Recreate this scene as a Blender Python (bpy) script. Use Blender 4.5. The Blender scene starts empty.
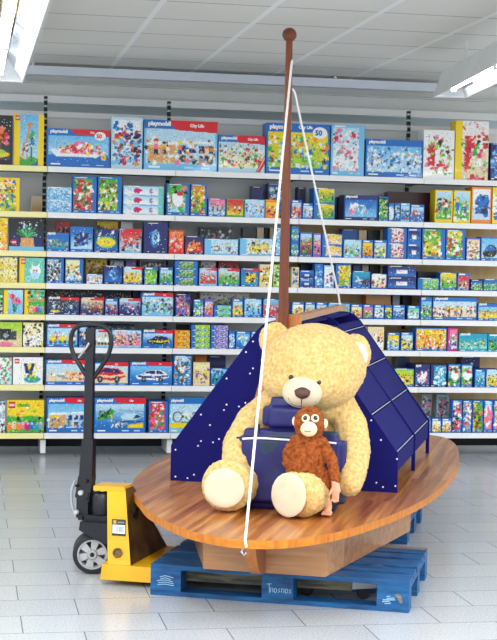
import bpy, bmesh, math, random
import numpy as np
from mathutils import Vector, Matrix, noise, Euler

SC = bpy.context.scene
COL = SC.collection
PI = math.pi

# ------------------------------------------------------------------ camera
F, YAW, PITCH, ROLL, EYE = 1500.0, .1861, .0415, -.0217, 1.5707
CX, CY = 248.5, 320.0
_f = Vector((math.sin(YAW)*math.cos(PITCH), math.cos(YAW)*math.cos(PITCH), -math.sin(PITCH)))
_r0 = Vector((math.cos(YAW), -math.sin(YAW), 0))
_d0 = _f.cross(_r0)
_r = _r0*math.cos(ROLL) + _d0*math.sin(ROLL)
_d = -_r0*math.sin(ROLL) + _d0*math.cos(ROLL)
cd = bpy.data.cameras.new('camera')
cam = bpy.data.objects.new('camera', cd)
COL.objects.link(cam)
M = Matrix((( _r.x, -_d.x, -_f.x), (_r.y, -_d.y, -_f.y), (_r.z, -_d.z, -_f.z))).to_4x4()
M.translation = Vector((0, 0, EYE))
cam.matrix_world = M
cd.sensor_width = 36
cd.lens = F*36/640
cd.clip_end = 200
SC.camera = cam

def on_plane(x, y, Y):
    """a point of the place on the upright plane at depth Y, from a measured sight line"""
    q = _f + _r*((x-CX)/F) + _d*((y-CY)/F)
    q = q*(Y/q.y)
    return q.x, q.z+EYE

# ------------------------------------------------------------------ helpers
def lin(c):
    return tuple((v/12.92 if v <= .04045 else ((v+.055)/1.055)**2.4) for v in c)
def rgb(r, g, b):
    return lin((r/255, g/255, b/255))

def mat(name, col, rough=.5, metal=0, spec=.5, coat=0, emit=None):
    m = bpy.data.materials.new(name); m.use_nodes = True
    b = m.node_tree.nodes['Principled BSDF']
    b.inputs['Base Color'].default_value = (*col, 1)
    b.inputs['Roughness'].default_value = rough
    b.inputs['Metallic'].default_value = metal
    b.inputs['Specular IOR Level'].default_value = spec
    b.inputs['Coat Weight'].default_value = coat
    if emit:
        b.inputs['Emission Color'].default_value = (*emit[0], 1)
        b.inputs['Emission Strength'].default_value = emit[1]
    return m

def nodes(m): return m.node_tree.nodes, m.node_tree.links, m.node_tree.nodes['Principled BSDF']

def mottled(name, c1, c2, scale=8, rough=.5, detail=6, stretch=(1, 1, 1), bump=0, bscale=60, lo=.35, hi=.65, metal=0, coat=0):
    m = mat(name, c1, rough, metal, coat=coat); n, l, b = nodes(m)
    tc = n.new('ShaderNodeTexCoord'); mp = n.new('ShaderNodeMapping'); mp.inputs['Scale'].default_value = stretch
    l.new(tc.outputs['Object'], mp.inputs['Vector'])
    t = n.new('ShaderNodeTexNoise'); t.inputs['Scale'].default_value = scale; t.inputs['Detail'].default_value = detail
    l.new(mp.outputs['Vector'], t.inputs['Vector'])
    r = n.new('ShaderNodeValToRGB')
    r.color_ramp.elements[0].position = lo; r.color_ramp.elements[0].color = (*c1, 1)
    r.color_ramp.elements[1].position = hi; r.color_ramp.elements[1].color = (*c2, 1)
    l.new(t.outputs['Fac'], r.inputs['Fac']); l.new(r.outputs['Color'], b.inputs['Base Color'])
    if bump:
        t2 = n.new('ShaderNodeTexNoise'); t2.inputs['Scale'].default_value = bscale; t2.inputs['Detail'].default_value = 3
        l.new(tc.outputs['Object'], t2.inputs['Vector'])
        bp = n.new('ShaderNodeBump'); bp.inputs['Strength'].default_value = bump; bp.inputs['Distance'].default_value = .01
        l.new(t2.outputs['Fac'], bp.inputs['Height']); l.new(bp.outputs['Normal'], b.inputs['Normal'])
    return m

def link(name, me, m=None, parent=None, smooth=False):
    ob = bpy.data.objects.new(name, me); COL.objects.link(ob)
    if m is not None:
        for mm in (m if isinstance(m, (list, tuple)) else [m]): me.materials.append(mm)
    if smooth: me.polygons.foreach_set('use_smooth', [True]*len(me.polygons))
    if parent: ob.parent = parent
    return ob

def obj(name, bm, m, parent=None, smooth=False, bevel=0, seg=2):
    if bevel:
        es = [e for e in bm.edges if len(e.link_faces) == 2 and e.calc_face_angle(0) > .6]
        bmesh.ops.bevel(bm, geom=es, offset=bevel, segments=seg, affect='EDGES', clamp_overlap=True)
    bmesh.ops.recalc_face_normals(bm, faces=bm.faces[:])
    me = bpy.data.meshes.new(name); bm.to_mesh(me); bm.free()
    ob = link(name, me, m, parent)
    if smooth:
        for p in me.polygons: p.use_smooth = True
        try: me.set_sharp_from_angle(angle=.7)
        except Exception: pass
    return ob

def tag(o, label, cat, group=None, kind=None):
    o['label'] = label; o['category'] = cat
    if group: o['group'] = group
    if kind: o['kind'] = kind
    return o

def empty(name, loc, rz, label, cat, group=None):
    o = bpy.data.objects.new(name, None); COL.objects.link(o)
    o.location = loc; o.rotation_euler = (0, 0, rz); o.empty_display_size = .1
    return tag(o, label, cat, group)

def struct(o):
    o['kind'] = 'structure'; return o

def box(bm, lo, hi):
    vs = [bm.verts.new((x, y, z)) for x in (lo[0], hi[0]) for y in (lo[1], hi[1]) for z in (lo[2], hi[2])]
    for f in ((0,1,3,2), (4,6,7,5), (0,4,5,1), (2,3,7,6), (0,2,6,4), (1,5,7,3)):
        bm.faces.new([vs[i] for i in f])
    return vs

def bx(lo, hi):
    bm = bmesh.new(); box(bm, lo, hi); return bm

def hexa(bm, bot, top):
    """eight corners: four below, four above, same order round"""
    b = [bm.verts.new(p) for p in bot]; t = [bm.verts.new(p) for p in top]
    bm.faces.new(b[::-1]); bm.faces.new(t)
    for i in range(4): bm.faces.new((b[i], b[(i+1) % 4], t[(i+1) % 4], t[i]))

def frame_of(d):
    d = d.normalized(); a = Vector((0, 0, 1)) if abs(d.z) < .9 else Vector((1, 0, 0))
    x = d.cross(a).normalized(); return x, d.cross(x).normalized()

def tube(bm, pts, r, seg=10, closed=False, cap=True):
    pts = [Vector(p) for p in pts]; n = len(pts); rings = []
    rr = r if isinstance(r, (list, tuple)) else [r]*n
    px = None
    for i, p in enumerate(pts):
        if closed: d = pts[(i+1) % n]-pts[i-1]
        else: d = pts[min(i+1, n-1)]-pts[max(i-1, 0)]
        d.normalize()
        if px is None: x, y = frame_of(d)
        else:
            x = (px-d*px.dot(d)).normalized(); y = d.cross(x)
        px = x
        rings.append([bm.verts.new(p+(x*math.cos(2*PI*k/seg)+y*math.sin(2*PI*k/seg))*rr[i]) for k in range(seg)])
    m = n if closed else n-1
    for i in range(m):
        a, b = rings[i], rings[(i+1) % n]
        for k in range(seg): bm.faces.new((a[k], a[(k+1) % seg], b[(k+1) % seg], b[k]))
    if cap and not closed:
        bm.faces.new(rings[0][::-1]); bm.faces.new(rings[-1])

def prism(bm, poly, axis, a, b):
    """poly: 2D outline, swept along axis ('x','y','z') from a to b"""
    def P(q, t):
        return {'x': (t, q[0], q[1]), 'y': (q[0], t, q[1]), 'z': (q[0], q[1], t)}[axis]
    v0 = [bm.verts.new(P(q, a)) for q in poly]; v1 = [bm.verts.new(P(q, b)) for q in poly]
    bm.faces.new(v0); bm.faces.new(v1[::-1]); n = len(poly)
    for i in range(n): bm.faces.new((v0[i], v1[i], v1[(i+1) % n], v0[(i+1) % n]))

def ball(bm, c, r, sub=3, rot=None):
    r = (r, r, r) if not isinstance(r, (tuple, list)) else r
    mx = Matrix.Translation(c) @ (rot.to_4x4() if rot else Matrix()) @ Matrix.Diagonal((*r, 1))
    bmesh.ops.create_icosphere(bm, subdivisions=sub, radius=1, matrix=mx)

def lathe(bm, prof, c, axis, seg=32):
    """prof: (radius, distance along axis)"""
    ax = Vector(axis).normalized(); x, y = frame_of(ax); c = Vector(c); rings = []
    for r, t in prof:
        if r < 1e-6: rings.append([bm.verts.new(c+ax*t)])
        else: rings.append([bm.verts.new(c+ax*t+(x*math.cos(2*PI*k/seg)+y*math.sin(2*PI*k/seg))*r) for k in range(seg)])
    for a, b in zip(rings, rings[1:]):
        for k in range(seg):
            k2 = (k+1) % seg
            if len(a) == 1 and len(b) == 1: continue
            if len(a) == 1: bm.faces.new((a[0], b[k2], b[k]))
            elif len(b) == 1: bm.faces.new((a[k], a[k2], b[0]))
            else: bm.faces.new((a[k], a[k2], b[k2], b[k]))

def smooth_path(pts, n=8, closed=False):
    """Catmull-Rom through the points"""
    pts = [Vector(p) for p in pts]; N = len(pts); out = []
    rng = range(N if closed else N-1)
    for i in rng:
        if closed: p0, p1, p2, p3 = pts[i-1], pts[i], pts[(i+1) % N], pts[(i+2) % N]
        else: p0, p1, p2, p3 = pts[max(i-1, 0)], pts[i], pts[i+1], pts[min(i+2, N-1)]
        for k in range(n):
            t = k/n
            out.append(.5*((2*p1)+(p2-p0)*t+(2*p0-5*p1+4*p2-p3)*t*t+(3*p1-p0-3*p2+p3)*t**3))
    if not closed: out.append(pts[-1])
    return out

def remeshed(name, bm, voxel, m, parent=None, smooth_it=6, fur=0, fscale=55, seed=0):
    """a union of shapes turned into one closed soft surface"""
    me = bpy.data.meshes.new(name); bm.to_mesh(me); bm.free()
    tmp = bpy.data.objects.new('tmp', me); COL.objects.link(tmp)
    r = tmp.modifiers.new('r', 'REMESH'); r.mode = 'VOXEL'; r.voxel_size = voxel
    s = tmp.modifiers.new('s', 'SMOOTH'); s.iterations = smooth_it; s.factor = .5
    dg = bpy.context.evaluated_depsgraph_get()
    out = bpy.data.meshes.new_from_object(tmp.evaluated_get(dg)); out.name = name
    bpy.data.objects.remove(tmp); bpy.data.meshes.remove(me)
    if fur:
        nv = len(out.vertices)
        nor = np.zeros(nv*3, 'f'); out.vertices.foreach_get('normal', nor) if hasattr(out.vertices[0], 'normal') else None
        for v, nn in zip(out.vertices, nor.reshape(-1, 3)):
            p = v.co*fscale + Vector((seed, 0, 0))
            k = noise.noise(p) + .6*noise.noise(p*2.1)
            k2 = noise.noise(v.co*9+Vector((3, seed, 1)))
            v.co += Vector(nn)*(fur*k + fur*.8*k2)
    out.materials.clear()
    return link(name, out, m, parent, smooth=True)

# boat frame: u to the right along the pallet, v away, z up
OX, OY, AL = .8555, 6.8577, -.403
def W(u, v, z=0):
    return Vector((OX+math.cos(AL)*u-math.sin(AL)*v, OY+math.sin(AL)*u+math.cos(AL)*v, z))

# ------------------------------------------------------------------ render look
SC.view_settings.view_transform = 'Standard'
SC.view_settings.look = 'None'
SC.view_settings.gamma = 1
SC.view_settings.use_curve_mapping = False
SC.view_settings.exposure = 0.22
SC.cycles.use_denoising = True
SC.cycles.max_bounces = 6
w = bpy.data.worlds.new('shop_light'); SC.world = w; w.use_nodes = True
w.node_tree.nodes['Background'].inputs['Color'].default_value = (.93, .97, 1, 1)
w.node_tree.nodes['Background'].inputs['Strength'].default_value = 1.15

# ------------------------------------------------------------------ setting
ZC = 3.1            # ceiling
D = 11.6245         # front of the shelves
def floor_mat():
    m = mat('granite_tiles', rgb(205, 210, 214), .22, spec=.5); n, l, b = nodes(m)
    tc = n.new('ShaderNodeTexCoord')
    br = n.new('ShaderNodeTexBrick'); br.offset = .42; br.offset_frequency = 2
    br.inputs['Scale'].default_value = 1; br.inputs['Brick Width'].default_value = .6; br.inputs['Row Height'].default_value = .3
    br.inputs['Mortar Size'].default_value = .0028; br.inputs['Mortar Smooth'].default_value = .2
    br.inputs['Color1'].default_value = (*rgb(210, 214, 217), 1); br.inputs['Color2'].default_value = (*rgb(200, 205, 210), 1)
    br.inputs['Mortar'].default_value = (*rgb(128, 134, 142), 1); br.inputs['Bias'].default_value = -.2
    mp = n.new('ShaderNodeMapping'); mp.inputs['Location'].default_value = (.1, -.2, 0)
    l.new(tc.outputs['Object'], mp.inputs['Vector']); l.new(mp.outputs['Vector'], br.inputs['Vector'])
    t = n.new('ShaderNodeTexNoise'); t.inputs['Scale'].default_value = 110; t.inputs['Detail'].default_value = 4; t.inputs['Roughness'].default_value = .8
    l.new(tc.outputs['Object'], t.inputs['Vector'])
    r = n.new('ShaderNodeValToRGB'); r.color_ramp.elements[0].position = .35; r.color_ramp.elements[1].position = .68
    r.color_ramp.elements[0].color = (.46, .47, .50, 1); r.color_ramp.elements[1].color = (1.0, 1.0, 1.0, 1)
    l.new(t.outputs['Fac'], r.inputs['Fac'])
    mx = n.new('ShaderNodeMix'); mx.data_type = 'RGBA'; mx.blend_type = 'MULTIPLY'; mx.inputs['Factor'].default_value = .8
    l.new(br.outputs['Color'], mx.inputs['A']); l.new(r.outputs['Color'], mx.inputs['B'])
    l.new(mx.outputs['Result'], b.inputs['Base Color'])
    return m
fl = struct(obj('floor', bx((-5, -2, -.05), (10, 14, 0)), floor_mat()))

def ceil_mat():
    m = mat('ceiling_tiles', rgb(238, 236, 229), .85); n, l, b = nodes(m)
    tc = n.new('ShaderNodeTexCoord'); sp = n.new('ShaderNodeSeparateXYZ'); l.new(tc.outputs['Object'], sp.inputs['Vector'])
    def line(src, off, w):
        a = n.new('ShaderNodeMath'); a.operation = 'ADD'; a.inputs[1].default_value = off; l.new(sp.outputs[src], a.inputs[0])
        k = n.new('ShaderNodeMath'); k.operation = 'DIVIDE'; k.inputs[1].default_value = .676; l.new(a.outputs[0], k.inputs[0])
        f = n.new('ShaderNodeMath'); f.operation = 'FRACT'; l.new(k.outputs[0], f.inputs[0])
        c = n.new('ShaderNodeMath'); c.operation = 'LESS_THAN'; c.inputs[1].default_value = w; l.new(f.outputs[0], c.inputs[0])
        return c
    a = line('X', -1.118+6.76, .055); c = line('Y', .45, .022)
    m1 = n.new('ShaderNodeMix'); m1.data_type = 'RGBA'; m1.inputs['A'].default_value = (*rgb(238, 236, 229), 1); m1.inputs['B'].default_value = (*rgb(140, 141, 140), 1)
    l.new(c.outputs[0], m1.inputs['Factor'])
    m2 = n.new('ShaderNodeMix'); m2.data_type = 'RGBA'; m2.inputs['B'].default_value = (*rgb(253, 253, 252), 1)
    l.new(m1.outputs['Result'], m2.inputs['A']); l.new(a.outputs[0], m2.inputs['Factor'])
    t = n.new('ShaderNodeTexNoise'); t.inputs['Scale'].default_value = 1.2; l.new(tc.outputs['Object'], t.inputs['Vector'])
    r = n.new('ShaderNodeValToRGB'); r.color_ramp.elements[0].color = (.88, .87, .85, 1); r.color_ramp.elements[1].color = (1, 1, 1, 1)
    l.new(t.outputs['Fac'], r.inputs['Fac'])
    mx = n.new('ShaderNodeMix'); mx.data_type = 'RGBA'; mx.blend_type = 'MULTIPLY'; mx.inputs['Factor'].default_value = 1
    l.new(m2.outputs['Result'], mx.inputs['A']); l.new(r.outputs['Color'], mx.inputs['B'])
    l.new(mx.outputs['Result'], b.inputs['Base Color'])
    return m
struct(obj('ceiling', bx((-5, 2.5, ZC), (10, 14, ZC+.05)), ceil_mat()))
M_wall = mottled('wall_paint', rgb(212, 226, 232), rgb(218, 230, 235), 2, .7)
M_fascia = mottled('fascia_paint', rgb(224, 226, 223), rgb(230, 231, 228), 2, .6)
M_white = mottled('white_lacquer', rgb(236, 237, 238), rgb(244, 244, 244), 3, .35)
struct(obj('wall_back', bx((-4, 13.0, 0), (9, 13.1, ZC)), M_wall))
struct(obj('wall_bulkhead', bx((-4, 12.5, 2.862), (9, 13.0, ZC)), M_fascia))
struct(obj('trim_1', bx((-4, 12.40, 2.80), (9, 12.5, 2.858)), mottled('trim_gloss', rgb(250, 251, 252), rgb(254, 254, 254), 2, .3)))
struct(obj('trim_2', bx((-4, 12.44, 2.965), (9, 12.5, 2.975)), M_fascia))
tr = obj('cable_trunk', bx((-3.5, 12.22, 3.005), (3.92, 12.32, 3.075)), mottled('trunk_paint', rgb(222, 228, 240), rgb(230, 235, 245), 3, .4), bevel=.015)
tag(tr, 'long pale blue cable trunk running below the ceiling tiles', 'cable trunk')
for i, x in enumerate((-2, 0.5, 3.0)):
    obj('hanger', bx((x-.01, 12.25, 3.06), (x+.01, 12.29, ZC)), M_white, tr)

# ------------------------------------------------------------------ shelving
TOPS = [2.236, 1.885, 1.585, 1.34, 1.097, .846, .553, .181]
XB = [-.39, .598, 1.588, 2.578, 3.602, 4.6]
M_shelf = mottled('shelf_white', rgb(238, 239, 240), rgb(246, 246, 246), 4, .4)
M_shelfy = mottled('shelf_cream', rgb(250, 238, 158), rgb(252, 243, 176), 4, .4)
M_steel = mottled('shelf_steel', rgb(120, 124, 128), rgb(134, 138, 140), 4, .45)
M_back = mottled('back_panel_grey', rgb(234, 238, 236), rgb(240, 242, 240), 3, .6)
M_backwood = mottled('back_panel_wood', rgb(248, 204, 136), rgb(252, 218, 160), 3, .55, stretch=(6, 1, .6))
M_dark = mat('dark_slots', rgb(22, 24, 28), .6)
def upright_mat():
    m = mat('slotted_steel', rgb(150, 154, 156), .5); n, l, b = nodes(m)
    tc = n.new('ShaderNodeTexCoord'); sp = n.new('ShaderNodeSeparateXYZ'); l.new(tc.outputs['Object'], sp.inputs['Vector'])
    k = n.new('ShaderNodeMath'); k.operation = 'DIVIDE'; k.inputs[1].default_value = .05; l.new(sp.outputs['Z'], k.inputs[0])
    f = n.new('ShaderNodeMath'); f.operation = 'FRACT'; l.new(k.outputs[0], f.inputs[0])
    c = n.new('ShaderNodeMath'); c.operation = 'LESS_THAN'; c.inputs[1].default_value = .68; l.new(f.outputs[0], c.inputs[0])
    m1 = n.new('ShaderNodeMix'); m1.data_type = 'RGBA'; m1.inputs['A'].default_value = (*rgb(190, 194, 196), 1); m1.inputs['B'].default_value = (*rgb(18, 20, 24), 1)
    l.new(c.outputs[0], m1.inputs['Factor']); l.new(m1.outputs['Result'], b.inputs['Base Color'])
    return m
M_up = upright_mat()
rack = empty('shelving_rack', ((XB[0]+XB[-1])/2, D+.49, 0), 0, 'long white wall shelving rack with slotted posts behind all the toy boxes', 'shelving')
def inr(name, bm, m, off=(0, 0, 0)):
    for v in bm.verts: v.co -= rack.location
    return obj(name, bm, m, rack)
BAY = ['leftmost cream-edged bay', 'bay with the pallet truck handle before it', 'bay left of the mast', 'bay right of the mast', 'rightmost bay']
ORD = ['top', 'second', 'third', 'fourth', 'fifth', 'sixth', 'seventh', 'bottom']
for i, x in enumerate(XB):
    inr('upright', bx((x-.014, D+.475, .02), (x+.014, D+.51, 2.82)), M_up)
    inr('foot', bx((x-.02, D+.06, .02), (x+.02, D+.48, .125)), M_shelf)
    bm = bmesh.new(); lathe(bm, [(0, 0), (.02, 0), (.02, .012), (.008, .016), (.008, .03), (0, .03)], (x, D+.1, 0), (0, 0, 1), 16)
    inr('levelling_foot', bm, M_steel)
for i in range(5):
    a, b = XB[i]+.016, XB[i+1]-.016
    inr('back_panel', bx((a, D+.49, 1.9 if i > 2 else .1), (b, D+.5, 2.68)), M_back)
    if i > 2: inr('back_panel', bx((a, D+.49, .1), (b, D+.5, 1.898)), M_backwood)['label'] = 'tan wood back panel'
    inr('top_rail', bx((a, D+.47, 2.655), (b, D+.489, 2.7)), M_shelf)
    inr('kick_panel', bx((a, D+.4, .03), (b, D+.42, .12)), M_dark)
    for k, z in enumerate(TOPS):
        c, d = XB[i]+.002, XB[i+1]-.002
        t = empty('store_shelf', ((c+d)/2, D, z), 0, '%s %sshelf board of the %s' % (ORD[k], 'cream-edged ' if i == 0 else 'white ', BAY[i].replace('cream-edged ', '')), 'shelf', 'shelf boards of the toy wall')
        h = (d-c)/2
        obj('board', bx((-h, .014, -.028), (h, .47, -.002)), M_steel, t)
        obj('price_rail', bx((-h, 0, -.041), (h, .013, .002)), M_shelfy if i == 0 else M_shelf, t)
        if k < 7:
            for s in (-1, 1):
                bm = bmesh.new(); prism(bm, [(.06, -.03), (.47, -.03), (.47, -.045)], 'x', s*(h-.012)-.002, s*(h-.012)+.002)
                obj('bracket', bm, M_steel, t)
# price tickets are printed on the rail: small tabs
rng = random.Random(5)
# ------------------------------------------------------------------ printed cartons
PC = dict(K=(20, 22, 30), N=(26, 42, 110), B=(28, 112, 196), L=(120, 196, 240), A=(190, 226, 246), C=(20, 160, 190), W=(248, 248, 246), R=(222, 34, 44),
          P=(244, 120, 160), M=(200, 30, 120), Y=(252, 216, 30), O=(246, 140, 28), G=(70, 176, 60), D=(24, 100, 60), E=(238, 214, 172),
          V=(130, 100, 200), T=(120, 72, 36), S=(150, 158, 166), H=(170, 214, 50), Q=(112, 208, 186), X=(70, 24, 34), I=(250, 236, 170), U=(58, 66, 74), F=(216, 168, 108))
PC = {k: np.array(v, 'f')/255 for k, v in PC.items()}
CELL = .0052

class Canvas:
    def __init__(s, nx, nz, w, h, base):
        s.a = np.zeros((nz, nx, 3), 'f'); s.a[:] = base
        s.X, s.Z = np.meshgrid((np.arange(nx)+.5)/nx*w, (np.arange(nz)+.5)/nz*h); s.w, s.h = w, h
    def put(s, m, c): s.a[m] = PC[c] if isinstance(c, str) else c
    def rect(s, x0, z0, x1, z1, c): s.put((s.X >= x0*s.w) & (s.X <= x1*s.w) & (s.Z >= z0*s.h) & (s.Z <= z1*s.h), c)
    def ell(s, x, z, rx, rz, c, ang=0):
        dx, dz = s.X-x*s.w, s.Z-z*s.h; ca, sa = math.cos(ang), math.sin(ang)
        s.put(((dx*ca+dz*sa)/(rx*s.h))**2+((-dx*sa+dz*ca)/(rz*s.h))**2 <= 1, c)
    def poly(s, pts, c):
        m = np.zeros(s.X.shape, bool); n = len(pts)
        for i in range(n):
            x0, z0 = pts[i][0]*s.w, pts[i][1]*s.h; x1, z1 = pts[(i+1) % n][0]*s.w, pts[(i+1) % n][1]*s.h
            if z0 == z1: continue
            cr = ((s.Z < z0) != (s.Z < z1)) & (s.X < (x1-x0)*(s.Z-z0)/(z1-z0)+x0); m ^= cr
        s.put(m, c)
    def line(s, x0, z0, x1, z1, wd, c):
        ax, az, bx_, bz = x0*s.w, z0*s.h, x1*s.w, z1*s.h; dx, dz = bx_-ax, bz-az; L = dx*dx+dz*dz+1e-9
        t = np.clip(((s.X-ax)*dx+(s.Z-az)*dz)/L, 0, 1)
        s.put((s.X-ax-t*dx)**2+(s.Z-az-t*dz)**2 <= (wd*s.h)**2, c)
    def scene(s, x0, z0, x1, z1, top, bot):
        m = (s.X >= x0*s.w) & (s.X <= x1*s.w) & (s.Z >= z0*s.h) & (s.Z <= z1*s.h)
        t = np.clip((s.Z/s.h-z0)/(z1-z0), 0, 1)[..., None]; t = t*t*(3-2*t)
        s.a[m] = (PC[bot]*(1-t)+PC[top]*t)[m]

def blobs(c, r, n, pal, x0, z0, x1, z1, k=1.0):
    asp = c.w/c.h
    pal = pal+r.choice(pal)+'WKW'[r.randrange(3)]
    for i in range(int(n*2.2)):
        x, z = r.uniform(x0, x1), r.uniform(z0, z1); q = r.choice(pal); t = r.random(); s = r.uniform(.02, .075)*k
        if t < .4: c.ell(x, z, s*r.uniform(.6, 1.4), s*r.uniform(.6, 1.3), q, r.uniform(0, 3))
        elif t < .65: c.line(x, z, x+r.uniform(-.12, .12)/asp*k, z+r.uniform(-.14, .14)*k, s*.35, q)
        elif t < .85:
            a = r.uniform(.03, .09)*k
            c.poly([(x-a/asp, z-a), (x+a/asp, z-a*r.uniform(.4, 1)), (x+a/asp*r.uniform(.2, 1), z+a), (x-a/asp*r.uniform(.2, 1), z+a*.8)], q)
        else: c.ell(x, z, s*.45, s*.45, r.choice('KWN'))

def figure(c, r, x, z, s, q):
    asp = c.w/c.h
    c.ell(x, z+s*.25, s*.22, s*.35, q); c.line(x-s*.12/asp, z-s*.35, x-s*.08/asp, z, s*.09, r.choice('NKTB')); c.line(x+s*.12/asp, z-s*.35, x+s*.08/asp, z, s*.09, r.choice('NKTB'))
    c.ell(x, z+s*.75, s*.22, s*.22, 'E'); c.ell(x, z+s*.9, s*.24, s*.13, r.choice('TKYOR'))

def motif(c, r, m, pal, x0, z0, x1, z1):
    K = .62 if c.w > .24 else .8
    mx, mz, W_, H_ = (x0+x1)/2, (z0+z1)/2, x1-x0, z1-z0
    _bl = blobs
    px = lambda t: x0+t*W_
    pz = lambda t: z0+t*H_
    P = lambda pts, q: c.poly([(px(a), pz(b)) for a, b in pts], q)
    if m == 'f':
        n = max(2, int(c.w/c.h*3.4))
        blobs(c, r, int(20*max(1, c.w/c.h)), pal, x0, z0, x1, pz(.8), K)
        for i in range(n): figure(c, r, px((i+.5)/n+r.uniform(-.1, .1)), pz(r.uniform(.25, .5)), r.uniform(.18, .27)*H_*1.3, r.choice(pal))
    elif m == 's':
        P([(0, 0), (1, 0), (1, .3), (0, .34)], 'B'); P([(0, .28), (.5, .34), (1, .3), (1, .36), (0, .4)], 'L')
        P([(.03, .52), (.12, .22), (.8, .2), (.97, .45)], 'W'); P([(.2, .5), (.2, .36), (.85, .34), (.9, .46)], 'P')
        P([(.34, .46), (.38, .72), (.7, .7), (.76, .44)], 'R'); P([(.4, .6), (.44, .86), (.6, .84), (.62, .58)], 'P'); P([(.1, .3), (.8, .26), (.84, .32), (.1, .37)], 'W')
        blobs(c, r, 26, 'WPRYW', px(.2), pz(.35), px(.85), pz(.75), .7); c.ell(px(.92), pz(.22), .07, .08, 'Y'); c.ell(px(.92), pz(.22), .035, .04, 'O'); c.line(px(.14), pz(.5), px(.14), pz(.8), .012, 'S')
    elif m == 'c':
        col, win = pal[0], pal[1]
        P([(.16, .22), (.12, .45), (.3, .58), (.42, .84), (.76, .8), (.9, .56), (.95, .34), (.7, .12)], col)
        P([(.34, .6), (.45, .8), (.6, .78), (.6, .56)], 'N'); P([(.63, .56), (.63, .78), (.74, .75), (.82, .56)], 'N'); P([(.2, .34), (.6, .26), (.92, .4), (.92, .5), (.6, .4), (.16, .46)], win)
        for t, q in ((.32, .2), (.74, .18)): c.ell(px(t), pz(q), .12*H_*1.25, .15*H_*1.2, 'K'); c.ell(px(t), pz(q), .06*H_*1.2, .08*H_*1.2, 'S')
        blobs(c, r, 12, pal+'W', px(.15), pz(.3), px(.9), pz(.6), .4)
    elif m == 'v':
        blobs(c, r, 20, pal, x0, pz(.4), x1, pz(.8), .8)
        for t in (.05, .38, .7):
            q = r.choice(pal); P([(t, .15), (t, .5), (t+.18, .55), (t+.26, .4), (t+.28, .15)], q); P([(t+.14, .38), (t+.17, .5), (t+.23, .38)], 'A')
            for k in (.06, .22): c.ell(px(t+k), pz(.15), .08*H_*1.2, .09*H_*1.2, 'K'); c.ell(px(t+k), pz(.15), .03, .035, 'S')
    elif m == 'a':
        P([(.05, .42), (.3, .55), (.6, .52), (.58, .42), (.2, .34)], 'W'); P([(.28, .5), (.2, .78), (.28, .78), (.42, .52)], 'A'); P([(.22, .42), (.46, .16), (.54, .18), (.46, .44)], 'S')
        blobs(c, r, 26, pal, px(.5), pz(.15), px(1), pz(.6), .8); c.ell(px(.12), pz(.45), .03, .03, 'N')
    elif m == 'h':
        P([(.02, .42), (.1, .62), (.34, .86), (.4, .74), (.3, .5), (.12, .34)], 'G'); P([(.08, .46), (.14, .58), (.32, .8), (.35, .72), (.26, .52)], 'D'); blobs(c, r, 16, 'HGDY', px(.05), pz(.42), px(.35), pz(.78), .5)
        P([(.5, .5), (.6, .66), (.84, .66), (.96, .5), (.84, .38), (.6, .36)], 'A'); P([(.78, .42), (.84, .62), (.94, .5)], 'N'); c.line(px(.5), pz(.82), px(.99), pz(.74), .012, 'S'); c.line(px(.55), pz(.28), px(.95), pz(.3), .015, 'K')
        P([(.66, .02), (.68, .16), (.99, .24), (.99, .02)], 'Y'); blobs(c, r, 18, 'SWUKA', px(.3), pz(.05), px(.65), pz(.35), .6)
    elif m == 'p':
        P([(.3, .02), (.32, .38), (.72, .38), (.74, .02)], 'F')
        for t in (.38, .5, .62): c.line(px(t), pz(.03), px(t), pz(.36), .012, 'O')
        for i in range(26):
            a = r.uniform(.2, 2.94); l_ = r.uniform(.25, .5); c.line(px(.52), pz(.4), px(.52+.8*l_*math.cos(a)), pz(.42+l_*math.sin(a)*1.05), .016, r.choice('GDQGD'))
        for i in range(9): c.ell(px(r.uniform(.3, .8)), pz(r.uniform(.55, .98)), .03, .035, r.choice('WAQ'))
    elif m == 'l':
        for i in range(5):
            a, b = .2+.15*i+r.uniform(-.05, .05), r.uniform(.5, .85); c.line(px(.45), pz(.02), px(a), pz(b), .012, 'D'); c.ell(px(a), pz(b), .09, .1, pal[i % len(pal)]); c.ell(px(a), pz(b+.03), .045, .05, r.choice(pal))
    elif m == 'b2':
        for i in range(22): c.ell(px(r.uniform(.0, .8)), pz(r.uniform(.4, .85)), .05, .045, r.choice('RRPO'))
        c.line(px(.3), pz(.08), px(.4), pz(.5), .03, 'T'); c.ell(px(.35), pz(.14), .2, .06, 'Y'); c.ell(px(.4), pz(.2), .1, .05, 'H')
    elif m == 'g':
        P([(0, 0), (1, 0), (1, .14), (.6, .2), (.3, .12), (0, .2)], 'G'); P([(.55, 0), (1, 0), (1, .1)], 'B')
        P([(.12, .12), (.16, .42), (.4, .46), (.44, .12), (.38, .12), (.36, .3), (.22, .3), (.2, .12)], 'O'); P([(.3, .42), (.4, .46), (.56, .84), (.48, .84)], 'O'); c.ell(px(.54), pz(.85), .06, .03, 'O')
        blobs(c, r, 14, 'TE', px(.15), pz(.3), px(.42), pz(.46), .35); c.line(px(.64), pz(.1), px(.64), pz(.72), .012, 'D'); blobs(c, r, 14, 'GDC', px(.56), pz(.4), px(.74), pz(.7), .5)
    elif m == 't':
        c.ell(px(.55), pz(.5), .22, .2, 'W'); P([(.36, .55), (.36, .85), (.5, .66)], 'W'); P([(.74, .55), (.74, .85), (.6, .66)], 'W'); c.ell(px(.55), pz(.3), .16, .16, 'A')
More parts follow.
